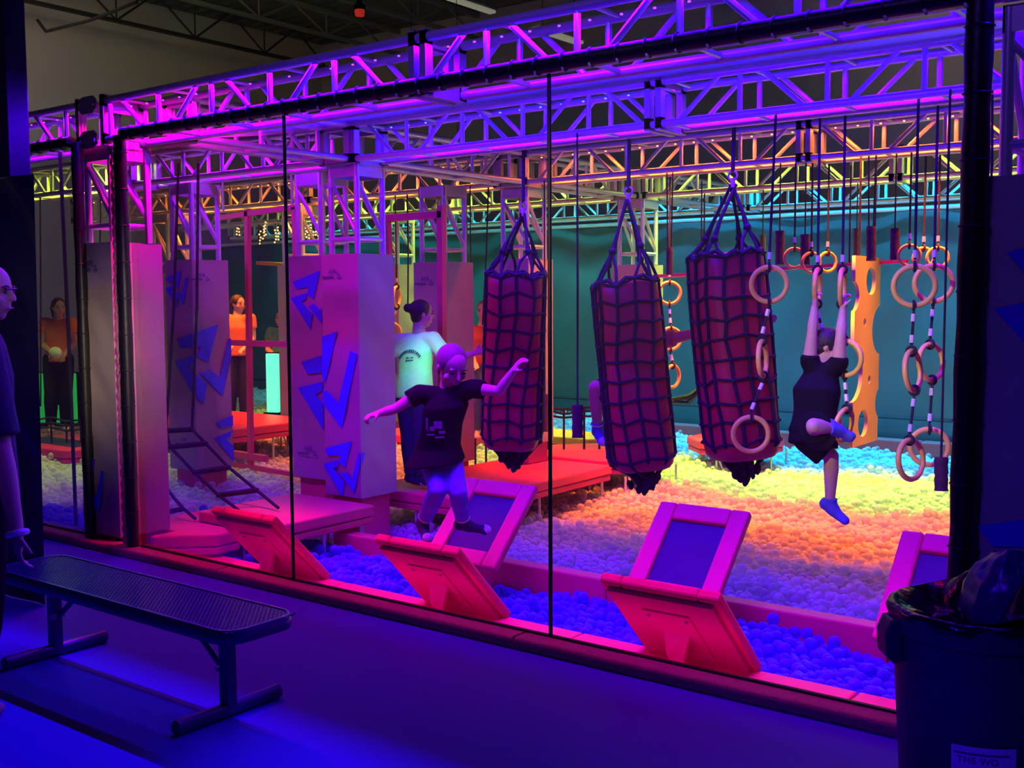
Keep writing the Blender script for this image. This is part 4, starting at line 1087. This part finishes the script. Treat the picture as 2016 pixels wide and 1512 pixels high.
# ================================================================ curtain at far left
ct = thing('vinyl_curtain', 'black vinyl curtain with slanting folds at the left edge', 'curtain', (-6.3, 3.32, 0))
def curt(u, v):
    z = 2.46 * (1 - v); xr = PY(64, 280, 3.32).x + (PY(92, 1270, 3.32).x - PY(64, 280, 3.32).x) * v
    x = -7.4 + (xr + 7.4) * u
    s = z + .42 * (x + 6)
    ee = min(1, (1 - u) * 9)
    y = 3.32 + ee * (.026 * math.sin(s * 9 + 1.3 * math.sin(x * 3)) * (.35 + .65 * abs(math.sin(z * 1.9 + .4))) + .006 * math.sin(s * 23 + x * 2))
    return V((x, y, max(z, .004)))
MB().grid(curt, 60, 150).obj('curtain_sheet', curtain_m, ct)
cp = thing('dark_post', 'dark square post above the black curtain at the upper left corner', 'post', (-6.6, 3.4, 2.47))
xr = PY(31, 200, 3.42).x
bx((xr - .35, 3.36, 2.47), (xr, 3.5, 4.2)).obj('post', curtain_m, cp, False, .01)

# ================================================================ people
def cone(mb, p, r0, q, r1, n=14, c0=True, c1=True):
    mb.tube([p, q], [r0, r1], n)
    if c0: mb.sphere(p, r0, n, 8)
    if c1: mb.sphere(q, r1, n, 8)
def melt(name, mb, m_, parent, vox, it=4):
    me = mb.mesh(name, None, False); o = bpy.data.objects.new(name, me); COL.objects.link(o)
    r = o.modifiers.new('r', 'REMESH'); r.mode = 'VOXEL'; r.voxel_size = vox; r.adaptivity = 0
    s = o.modifiers.new('s', 'SMOOTH'); s.factor = .5; s.iterations = it
    bpy.context.view_layer.update()
    me2 = bpy.data.meshes.new_from_object(o.evaluated_get(bpy.context.evaluated_depsgraph_get()))
    bpy.data.objects.remove(o); bpy.data.meshes.remove(me)
    me2.materials.clear(); me2.materials.append(m_); me2.name = name
    me2.polygons.foreach_set('use_smooth', [True] * len(me2.polygons))
    return link(name, me2, parent)
def basis(fwd, up):
    f = V(fwd).normalized(); u = V(up); u = (u - f * u.dot(f)).normalized(); return f, u, f.cross(u)      # forward, up, right-hand side
def head(mb, c, fwd, up, h):
    """cranium, jaw, nose, brow, ears, lips; h = crown to chin"""
    f, u, r = basis(fwd, up); M = Matrix((r, f, u)).transposed()
    mb.sphere(c + u * h * .13 - f * h * .04, h * .385, 20, 14, M, (.86, 1.06, .96))
    mb.sphere(c - u * h * .16 + f * h * .07, h * .30, 18, 12, M, (.86, .98, 1.05))
    mb.sphere(c - u * h * .40 + f * h * .20, h * .105, 12, 8, M, (1.1, .9, .8))
    cone(mb, c + u * h * .06 + f * h * .36, h * .035, c - u * h * .10 + f * h * .44, h * .055, 10)
    for s in (-1, 1):
        mb.sphere(c + r * s * h * .33 - u * h * .02 - f * h * .03, h * .10, 10, 8, M, (.35, .65, 1.05))
        mb.sphere(c + r * s * h * .14 + u * h * .085 + f * h * .325, h * .07, 10, 8, M, (1.3, .6, .45))
        mb.sphere(c + r * s * h * .19 - u * h * .12 + f * h * .24, h * .09, 10, 8, M)
    mb.sphere(c - u * h * .235 + f * h * .355, h * .052, 10, 8, M, (1.7, .7, .45))
    mb.sphere(c - u * h * .285 + f * h * .35, h * .05, 10, 8, M, (1.5, .7, .5))
def face_parts(c, fwd, up, h, parent):
    f, u, r = basis(fwd, up); M = Matrix((r, f, u)).transposed(); mb = MB()
    for s in (-1, 1): mb.sphere(c + r * s * h * .145 + u * h * .02 + f * h * .355, h * .042, 10, 8, M, (1.25, .55, .7))
    mb.obj('eyes', hair_k, parent)
    mb = MB()
    for s in (-1, 1): mb.tube([c + r * s * h * .07 + u * h * .10 + f * h * .385, c + r * s * h * .15 + u * h * .125 + f * h * .375, c + r * s * h * .23 + u * h * .095 + f * h * .33], h * .014, 6)
    mb.obj('eyebrows', hair_k, parent)
    MB().tube([c - r * h * .10 - u * h * .26 + f * h * .375, c - u * h * .262 + f * h * .405, c + r * h * .10 - u * h * .26 + f * h * .375], h * .012, 6).obj('mouth', mat('lip', (.40, .14, .14), .5), parent)
def hair_cap(c, fwd, up, h, parent, back=.0, low=.02, vox=.008, bun=None, long_=None, m_=None):
    f, u, r = basis(fwd, up); M = Matrix((r, f, u)).transposed(); mb = MB()
    mb.sphere(c + u * h * .15 - f * h * .075, h * .405, 20, 14, M, (.90, 1.03, .96))
    mb.sphere(c - u * h * .08 - f * h * .19, h * .30, 16, 12, M, (.98, .8, 1.0))
    if bun: mb.sphere(c + u * h * bun[1] - f * h * bun[0] + r * h * bun[2], h * .17, 14, 10, M); mb.sphere(c + u * h * (bun[1] - .02) - f * h * (bun[0] - .1) + r * h * bun[2], h * .12, 10, 8, M)
    if long_:
        for s in (-1, 0, 1): cone(mb, c - f * h * .22 + r * s * h * .2, h * .2, c - f * h * .24 + r * s * h * .18 - u * h * long_, h * .13)
    return melt('hair', mb, m_ or hair_k, parent, vox, 3)
def hand(mb, w_, d, pn, size, curl=.5, side=1):
    """palm, four unequal fingers with two bends, thumb from the side; w_ wrist, d direction, pn palm normal"""
    d = V(d).normalized(); pn = V(pn); pn = (pn - d * pn.dot(d)).normalized(); s_ = d.cross(pn) * side
    L_ = size; p0 = V(w_)
    c = p0 + d * L_ * .28
    M = Matrix((s_, d, pn)).transposed()
    mb.sphere(c, L_ * .27, 14, 10, M, (.84, 1.0, .40))
    for i, (off, ln) in enumerate(((-.165, .40), (-.055, .46), (.055, .43), (.165, .33))):
        k = p0 + d * L_ * .50 + s_ * L_ * off
        a1, a2, a3 = curl * .7, curl * 1.7, curl * 2.5
        r0 = L_ * .050
        j1 = k + (d * math.cos(a1) + pn * math.sin(a1)) * L_ * ln * .45
        j2 = j1 + (d * math.cos(a2) + pn * math.sin(a2)) * L_ * ln * .32
        j3 = j2 + (d * math.cos(a3) + pn * math.sin(a3)) * L_ * ln * .25
        cone(mb, k - d * L_ * .12, r0 * 1.1, k, r0, 9); cone(mb, k, r0, j1, r0 * .95, 9); cone(mb, j1, r0 * .95, j2, r0 * .88, 9); cone(mb, j2, r0 * .88, j3, r0 * .75, 9)
    t0 = p0 + d * L_ * .14 - s_ * L_ * .17
    t1 = t0 + (d * .62 - s_ * .62 + pn * .35).normalized() * L_ * .24
    t2 = t1 + (d * .85 - s_ * .15 + pn * (.3 + curl * .5)).normalized() * L_ * .19
    cone(mb, p0 + d * L_ * .12 - s_ * L_ * .06, L_ * .085, t0, L_ * .075, 9); cone(mb, t0, L_ * .075, t1, L_ * .060, 9); cone(mb, t1, L_ * .060, t2, L_ * .046, 9)
def foot(mb, ank, toe, up, r, inf=0):
    ank, toe = V(ank), V(toe); d = (toe - ank); L_ = d.length; d.normalize(); u = V(up)
    u = (u - d * u.dot(d)).normalized(); s_ = d.cross(u); M = Matrix((s_, d, u)).transposed()
    cone(mb, ank, r * 1.02 + inf, ank + d * L_ * .30 - u * r * .35, r * .95 + inf)
    mb.sphere(ank - d * r * .55 - u * r * .55, r * 1.0 + inf, 12, 8, M)
    cone(mb, ank + d * L_ * .15 - u * r * .55, r * .85 + inf, toe - d * r * .7 - u * r * .1, r * .62 + inf)
    for k in (-.5, .5): mb.sphere(toe - d * r * .9 + s_ * r * k - u * r * .15, r * .62 + inf, 10, 8, M, (1, 1.2, .7))
def human(label, J, fwd, hf, hu, S_=1.0, vox=.009, skin=None, parts=True, girl=False, curls=(.5, .5), palm=None, name='person', hand_dir=None):
    """J: joints in metres. One continuous skin; returns the root and the joints"""
    sk = skin or skin_m
    J = {k: V(p) for k, p in J.items()}
    root = thing(name, label, 'person', (J['pel'].x, J['pel'].y, min(J['anL'].z, J['anR'].z) - .08 * S_))
    mb = MB()
    side = (J['shR'] - J['shL']); side.normalize(); F = V(fwd); F = (F - side * F.dot(side)).normalized()
    spine = [J['pel'] - (J['che'] - J['pel']) * .18, J['pel'], J['pel'].lerp(J['che'], .5), J['che'], J['che'].lerp(J['nek'], .7), J['nek']]
    wd = [.105, .150, .125, .150, .105, .055]; dp = [.075, .105, .092, .105, .070, .055]
    mb.loft([(c, side * a * S_, F * b * S_) for c, a, b in zip(spine, wd, dp)], 24, True, 2.3)
    h = J['hh'] if 'hh' in J else None
    hs = J.get('hs', V((.225, 0, 0))).x * 1.0
    head(mb, J['hed'], hf, hu, hs)
    hd_ = V(hf).normalized()
    cone(mb, J['nek'] - (J['hed'] - J['nek']).normalized() * .03, .058 * S_, J['hed'] - hd_ * hs * .12 - V(hu).normalized() * hs * .15, .050 * S_)
    for k in 'LR':
        cone(mb, J['sh' + k], .058 * S_, J['che'].lerp(J['nek'], .55) + (J['sh' + k] - J['che'].lerp(J['nek'], .55)) * .2, .06 * S_)
        cone(mb, J['sh' + k], .054 * S_, J['el' + k], .038 * S_)
        m_ = J['el' + k].lerp(J['wr' + k], .3)
        cone(mb, J['el' + k], .038 * S_, m_, .040 * S_); cone(mb, m_, .040 * S_, J['wr' + k], .026 * S_)
        cone(mb, J['hi' + k], .088 * S_, J['kn' + k], .054 * S_)
        m_ = J['kn' + k].lerp(J['an' + k], .3)
        cone(mb, J['kn' + k], .054 * S_, m_, .055 * S_); cone(mb, m_, .055 * S_, J['an' + k], .034 * S_)
        foot(mb, J['an' + k], J['to' + k], J['kn' + k] - J['an' + k], .038 * S_)
        d = (J['wr' + k] - J['el' + k]).normalized() if not hand_dir or k not in hand_dir else V(hand_dir[k])
        pn = V(palm[k]) if palm and k in palm else (F if abs(d.dot(F)) < .8 else V((0, 0, -1)))
        hand(mb, J['wr' + k] - d * .01, d, pn, .175 * S_, curls[0 if k == 'L' else 1], 1 if k == 'L' else -1)
    body = melt('body', mb, sk, root, vox, 3)
    if parts: face_parts(J['hed'], hf, hu, hs, root)
    return root, J, side, F
def shirt(root, J, side, F, S_, m_, sleeve=.45, vox=.011, hem=.12, inf=.014, flare=1.0, name='shirt'):
    mb = MB()
    low = J['pel'] - (J['che'] - J['pel']).normalized() * hem * S_
    sp = [low, J['pel'], J['pel'].lerp(J['che'], .5), J['che'], J['che'].lerp(J['nek'], .62), J['che'].lerp(J['nek'], .88)]
    wd = [.158 * flare, .158, .140, .158, .118, .070]; dp = [.118 * flare * (1.25 if flare > 1.3 else 1), .115, .108, .116, .085, .062]
    mb.loft([(c, side * (a * S_ + inf * .5), F * (b * S_ + inf * .5)) for c, a, b in zip(sp, wd, dp)], 28, True, 2.3)
    for k in 'LR':
        cone(mb, J['sh' + k], .060 * S_ + inf * .5, J['che'].lerp(J['nek'], .5), .075 * S_)
        e = J['sh' + k].lerp(J['el' + k], min(1, sleeve)); cone(mb, J['sh' + k], .060 * S_ + inf * .5, e, .053 * S_ + inf, 14, True, False)
        if sleeve > 1: cone(mb, J['el' + k], .053 * S_ + inf * .5, J['el' + k].lerp(J['wr' + k], sleeve - 1), .040 * S_ + inf * .5, 14, True, False)
    return melt(name, mb, m_, root, vox, 4)
def trousers(root, J, side, F, S_, m_, upto=1.0, vox=.011, inf=.010, name='trousers', loose=0.0):
    mb = MB()
    w_ = J['pel'].lerp(J['che'], .22)
    mb.loft([(w_, side * (.138 * S_ + inf), F * (.100 * S_ + inf)), (J['pel'], side * (.155 * S_ + inf), F * (.112 * S_ + inf)), (J['pel'] - (J['che'] - J['pel']) * .2, side * (.13 * S_ + inf), F * (.095 * S_ + inf))], 24, True, 2.3)
    for k in 'LR':
        h, kn, an = J['hi' + k], J['kn' + k], J['an' + k]
        t = min(1, upto * 2)
        cone(mb, h, .094 * S_ + inf, h.lerp(kn, t), (.094 - .038 * t) * S_ + inf + loose, 16, True, upto > .5)
        if upto > .5:
            t = (upto - .5) * 2; m_2 = kn.lerp(an, min(.3, t))
            cone(mb, kn, .056 * S_ + inf + loose, m_2, .057 * S_ + inf + loose, 14, True, True)
            if t > .3: cone(mb, m_2, .057 * S_ + inf + loose, kn.lerp(an, t), (.057 - .020 * (t - .3) / .7) * S_ + inf + loose, 14, True, False)
    return melt(name, mb, m_, root, vox, 4)
def sock(root, J, k, S_, m_, hgt=.25, name='sock', sole=None):
    mb = MB(); an, kn, to = J['an' + k], J['kn' + k], J['to' + k]
    cone(mb, an, .038 * S_ + .006, an.lerp(kn, hgt), .044 * S_ + .006, 12, True, False); foot(mb, an, to, kn - an, .038 * S_, .007)
    o = melt(name, mb, m_, root, .008, 3)
    if sole:
        d = (to - an).normalized(); u = (kn - an); u = (u - d * u.dot(d)).normalized()
        q = MB(); M = Matrix((d.cross(u), d, u)).transposed(); q.sphere(to - d * .018 * S_, .040 * S_, 14, 10, M, (1.05, .95, .85)); q.obj('toe_patch', sole, o)
        MB().torus(an.lerp(kn, hgt * .8), kn - an, .044 * S_ + .004, .007, 18, 6).obj('cuff', white_c, o)
    return o
XV, UP = V((AX.x, AY.x, 0)).normalized(), V((0, 0, 1))           # sideways to the right of the picture
FV = V((AX.z, AY.z, 0)).normalized()                              # away from the camera
# --- the jumping child on the steps
d = 6.75
J = dict(hed=D(889, 722, d - .05), nek=D(880, 765, d), che=D(878, 800, d), pel=D(862, 880, d + .05), shL=D(930, 765, d - .08), elL=D(983, 770, d - .16), wrL=D(1012, 728, d - .24),
         shR=D(826, 775, d + .05), elR=D(776, 806, d + .02), wrR=D(742, 815, d - .05), hiR=D(847, 892, d + .09), knR=D(862, 966, d - .07), anR=D(832, 1030, d + .12), toR=D(843, 1062, d - .02),
         hiL=D(883, 893, d + .08), knL=D(902, 970, d - .05), anL=D(912, 1030, d + .10), toL=D(962, 1044, d + .14), hs=V((.262, 0, 0)))
kid, J, sd_, F_ = human('child jumping on the tilted steps in black top and blue leggings, arms spread', J, -FV * .9 + XV * .25, (-FV * .75 + XV * .45 - UP * .45), UP * .9 - FV * .25 + XV * .15, .80, .0075, mat('child_skin', (.60, .30, .36), .55, 0, .05), curls=(.55, .95), palm={'L': XV, 'R': -UP})
hair_cap(J['hed'], (-FV * .75 + XV * .45 - UP * .45), UP * .9 - FV * .25 + XV * .15, .256, kid, m_=mat('cropped_hair', (.20, .10, .16), .7, 0, .2, 50))
tp = shirt(kid, J, sd_, F_, .88, black_c, .42, .010, .12, .014, 1.34, 'top')
trousers(kid, J, sd_, F_, .84, blue_c, .93, .010, .006, 'leggings', .004)
sock(kid, J, 'L', .86, navy_c, .22, 'sock', sole=sock_g); sock(kid, J, 'R', .86, navy_c, .22, 'sock', sole=sock_g)
# pale worn print on the chest of the top
cpt = J['che'].lerp(J['pel'], .38) + F_ * .115
mb = MB()
for a, b, w_, h_ in ((-.055, .01, .010, .085), (-.02, -.02, .03, .03), (.02, .0, .055, .05), (.045, -.045, .04, .02), (-.03, -.055, .05, .012), (.03, -.075, .06, .012)):
    c = cpt + sd_ * -a + UP * b
    mb.prism([c - sd_ * w_ / 2 - UP * h_ / 2, c + sd_ * w_ / 2 - UP * h_ * .3, c + sd_ * w_ / 2 + UP * h_ / 2, c - sd_ * w_ / 2 + UP * h_ * .4], F_ * .004)
mb.obj('faded_print', mat('faded_print', (.16, .05, .22), .8), tp, False)
# --- the woman with the bun
d = 9.35
J = dict(hed=D(831, 618, d), nek=D(825, 652, d), che=D(818, 690, d), pel=D(815, 765, d), shL=D(853, 668, d - .06), elL=D(884, 712, d - .1), wrL=D(938, 694, d - .15), shR=D(787, 672, d + .04), elR=D(783, 722, d + .06), wrR=D(800, 768, d - .02),
         hiL=D(828, 775, d - .03), knL=D(830, 858, d - .06), anL=D(834, 940, d - .04), toL=D(858, 951, d - .12), hiR=D(800, 775, d + .03), knR=D(806, 858, d), anR=D(810, 938, d + .05), toR=D(836, 951, d - .03), hs=V((.235, 0, 0)))
wo, J, sd_, F_ = human('woman with a dark hair bun in a pale printed shirt standing on the red platform', J, -FV * .65 + XV * .76, XV * .93 + FV * .30 - UP * .05, UP, .97, .010, None)
hair_cap(J['hed'], XV * .93 + FV * .30, UP, .235, wo, bun=(.52, .22, 0))
ws = shirt(wo, J, sd_, F_, 1.0, white_c, .62, .011, .06, .020, 1.0)
trousers(wo, J, sd_, F_, 1.0, navy_c, .97, .012, .008, 'trousers', .012)
sock(wo, J, 'L', 1.0, navy_c, .15, 'sock', sole=sock_g); sock(wo, J, 'R', 1.0, navy_c, .15, 'sock', sole=sock_g)
mb = MB(); c0 = J['che'].lerp(J['pel'], .02) + F_ * .123
for i in range(13):                                               # arched illegible lettering
    a = R(150 - 120 * i / 12); wl = .011 if i not in (5, 9) else .004
    c = c0 + sd_ * -(.095 * math.cos(a)) + UP * (.095 * math.sin(a) - .075)
    t = (sd_ * -math.sin(a) * -1 + UP * -math.cos(a) * -1); t = (sd_ * math.sin(a) + UP * math.cos(a)); nrm = (sd_ * -math.cos(a) + UP * math.sin(a))
    mb.prism([c - t * wl / 2, c + t * wl / 2, c + t * wl / 2 + nrm * .020, c - t * wl / 2 + nrm * .020], F_ * .012)
for s in (-1, 1):
    c = c0 + sd_ * s * .02 - UP * .032; mb.prism([c - sd_ * .014, c + sd_ * .014, c + sd_ * .010 + UP * .007, c - sd_ * .010 + UP * .007], F_ * .012)
for k in range(3): mb.prism([c0 + sd_ * (-.03 + .024 * k) - UP * .055, c0 + sd_ * (-.012 + .024 * k) - UP * .055, c0 + sd_ * (-.012 + .024 * k) - UP * .048, c0 + sd_ * (-.03 + .024 * k) - UP * .048], F_ * .012)
mb.obj('chest_print', mat('teal_print', (.03, .10, .12), .8), ws, False)
# --- the child hanging from the rings
d = 6.72
J = dict(hed=D(1629, 684, d + .05), nek=D(1620, 722, d + .03), che=D(1608, 770, d), pel=D(1602, 852, d), shR=D(1594, 712, d + .03), elR=D(1599, 655, d), wrR=D(1604, 603, d), shL=D(1651, 716, d - .05), elL=D(1655, 662, d - .08), wrL=D(1660, 606, d - .06),
         hiR=D(1592, 862, d + .05), knR=D(1637, 898, d + .02), anR=D(1634, 992, d + .06), toR=D(1670, 1030, d), hiL=D(1614, 856, d - .07), knL=D(1602, 838, d - .36), anL=D(1640, 845, d - .30), toL=D(1680, 866, d - .27), hs=V((.225, 0, 0)))
hk, J, sd_, F_ = human('child in black hanging by both hands from yellow rings, one leg drawn up', J, XV * .75 - FV * .6, XV * .80 - FV * .25 - UP * .35, UP, .84, .0085, None, curls=(1.15, 1.15), palm={'L': XV, 'R': XV}, hand_dir={'L': UP, 'R': UP})
hair_cap(J['hed'], XV * .80 - FV * .25 - UP * .35, UP, .225, hk)
shirt(hk, J, sd_, F_, .88, black_c, .22, .010, .09, .012, 1.05)
trousers(hk, J, sd_, F_, .92, black_c, .40, .010, .012, 'shorts', .03)
sock(hk, J, 'R', .9, sock_b, .12); sock(hk, J, 'L', .9, sock_b, .25)
# --- the jumper behind the middle bag
d = 8.3
J = dict(hed=D(1262, 602, d), nek=D(1258, 644, d), che=D(1250, 690, d), pel=D(1232, 768, d), shL=D(1296, 672, d - .06), elL=D(1375, 655, d - .22), wrL=D(1490, 634, d - .35), shR=D(1216, 676, d + .06), elR=D(1208, 730, d), wrR=D(1228, 770, d - .12),
         hiR=D(1216, 778, d), knR=D(1172, 762, d - .12), anR=D(1177, 848, d + .03), toR=D(1190, 872, d - .1), hiL=D(1246, 778, d - .02), knL=D(1250, 850, d - .1), anL=D(1240, 915, d + .1), toL=D(1258, 936, d), hs=V((.235, 0, 0)))
jm, J, sd_, F_ = human('jumper mostly hidden by the middle net bag, arm stretched towards the right bag', J, XV * .3 - FV, XV * .6 - FV, UP, .98, .011, mat('warm_skin', (.62, .30, .22), .55), curls=(.15, .6))
hair_cap(J['hed'], XV * .6 - FV, UP, .235, jm)
shirt(jm, J, sd_, F_, 1.0, mat('raspberry_cotton', (.50, .05, .16), .8, 0, .1), .42, .012, .08)
trousers(jm, J, sd_, F_, .98, navy_c, .42, .012, .012, 'shorts', .02)
sock(jm, J, 'R', 1.0, sock_b, .2, 'sock', sole=sock_g); sock(jm, J, 'L', 1.0, sock_b, .2)
MB().torus(J['wrL'], J['wrL'] - J['elL'], .030, .010, 18, 8).obj('wristband', ring_y, jm)
# --- person behind the left bag
d = 12.0
J = dict(hed=D(953, 612, d), nek=D(951, 638, d), che=D(950, 665, d), pel=D(950, 718, d), shL=D(973, 650, d), elL=D(982, 690, d), wrL=D(978, 725, d - .1), shR=D(930, 652, d), elR=D(925, 688, d), wrR=D(935, 715, d - .15),
         hiL=D(958, 722, d), knL=D(960, 785, d - .05), anL=D(961, 850, d), toL=D(965, 862, d - .15), hiR=D(940, 722, d), knR=D(941, 785, d - .05), anR=D(940, 850, d), toR=D(938, 862, d - .15), hs=V((.23, 0, 0)))
pb, J, sd_, F_ = human('person with auburn hair in a maroon top standing behind the left net bag', J, -FV, -FV - XV * .3, UP, .97, .014, None)
hair_cap(J['hed'], -FV - XV * .3, UP, .23, pb, m_=mat('auburn_hair', (.35, .12, .04), .5, 0, .3, 50), long_=.5, vox=.012)
shirt(pb, J, sd_, F_, 1.0, mat('maroon_cotton', (.25, .03, .04), .85, 0, .2), .5, .014, .0)
trousers(pb, J, sd_, F_, 1.0, mat('denim', (.06, .10, .22), .85, 0, .2), .97, .014, .01)
# --- two attendants in orange and a visitor in green at far left
def attendant(label, px, py, d, ph, faceR, hairlong, shirt_m, pants_m, hold=False, top=.24):
    s = ph / 1.65; k = F_PX / d * s
    def q(dx, up_, dd=0): return D(px + dx * k, py + (1.65 - up_) * k, d + dd)
    f = XV * faceR - FV * (1 - abs(faceR) * .6)
    fs = faceR
    J = dict(hed=q(.01 * fs, 1.54), nek=q(0, 1.40), che=q(0, 1.24), pel=q(0, .93), shL=q(.17, 1.36, -.04), elL=q(.20, 1.10, -.02), wrL=q(.08, .98, -.22), shR=q(-.17, 1.36, .04), elR=q(-.21, 1.10), wrR=q(-.10, 1.0, -.2),
             hiL=q(.085, .90), knL=q(.09, .50, -.03), anL=q(.09, .09), toL=q(.11, .02, -.16), hiR=q(-.085, .90), knR=q(-.09, .50, -.03), anR=q(-.09, .09), toR=q(-.10, .02, -.16), hs=V((.235 * s, 0, 0)))
    r, J, a, b = human(label, J, f, f, UP, s, .014, None)
    hair_cap(J['hed'], f, UP, .235 * s, r, long_=hairlong, vox=.012)
    shirt(r, J, a, b, s, shirt_m, .5, .014, .05)
    trousers(r, J, a, b, s, pants_m, .97, .014, .012, 'trousers', .012)
    if hold:
        c = J['wrL'].lerp(J['wrR'], .5) - FV * .06
        h = MB(); M = Matrix.Rotation(.4, 3, 'X'); h.sphere(c, .09, 12, 8, None, (1.4, .5, .8)); o = h.obj('paper_bundle', white_m)
        tag(o, 'pale bundle held by the person in orange in the left gap', 'bundle')
    return r
attendant('person in an orange shirt and dark trousers seen through the left gap', 115, 588, 13.2, 1.62, .5, .45, orange_c, black_c, True)
attendant('person in an orange shirt standing behind the pink pipe frame', 468, 582, 13.8, 1.62, .75, .3, orange_c, navy_c)
attendant('long-haired visitor in green beyond the frame, mostly hidden by the yellow column', 556, 612, 14.2, 1.5, -.7, .9, mat('green_cotton', (.06, .38, .16), .85), navy_c)
# --- bystander at the left edge
d = 4.75
J = dict(hed=D(-22, 575, d), nek=D(-45, 640, d), che=D(-50, 740, d), pel=D(-40, 930, d), shL=D(-75, 690, d + .18), elL=D(-70, 850, d + .2), wrL=D(-30, 960, d + .15), shR=D(-35, 695, d - .18), elR=D(2, 880, d - .20), wrR=D(34, 1050, d - .22),
         hiL=D(-52, 950, d + .1), knL=D(-48, 1160, d + .1), anL=D(-60, 1350, d + .1), toL=D(-10, 1385, d + .1), hiR=D(-42, 950, d - .1), knR=D(-30, 1170, d - .1), anR=D(-50, 1365, d - .1), toR=D(10, 1400, d - .1), hs=V((.25, 0, 0)))
by, J, sd_, F_ = human('bystander in dark clothes at the left edge, face in profile', J, XV, XV - UP * .05, UP, 1.1, .009, None, hand_dir={'R': -UP})
hair_cap(J['hed'] - XV * .03 + UP * .01, XV, UP, .25, by)
shirt(by, J, sd_, F_, 1.22, navy_c, .9, .011, .10, .02, 1.0, 'jacket')
trousers(by, J, sd_, F_, 1.1, black_c, .97, .012, .02)
MB().torus(J['wrR'] + UP * .0, J['wrR'] - J['elR'], .036, .014, 20, 8).obj('wristband', label_m, by)
f, u, r = basis(XV, UP)
MB().tube([J['hed'] + f * .075 - r * .07 + u * .012, J['hed'] + f * .095 - r * .05 + u * .014, J['hed'] + f * .097 + u * .014, J['hed'] + f * .095 + r * .05 + u * .014], .005, 6).obj('glasses', rubber_k, by)
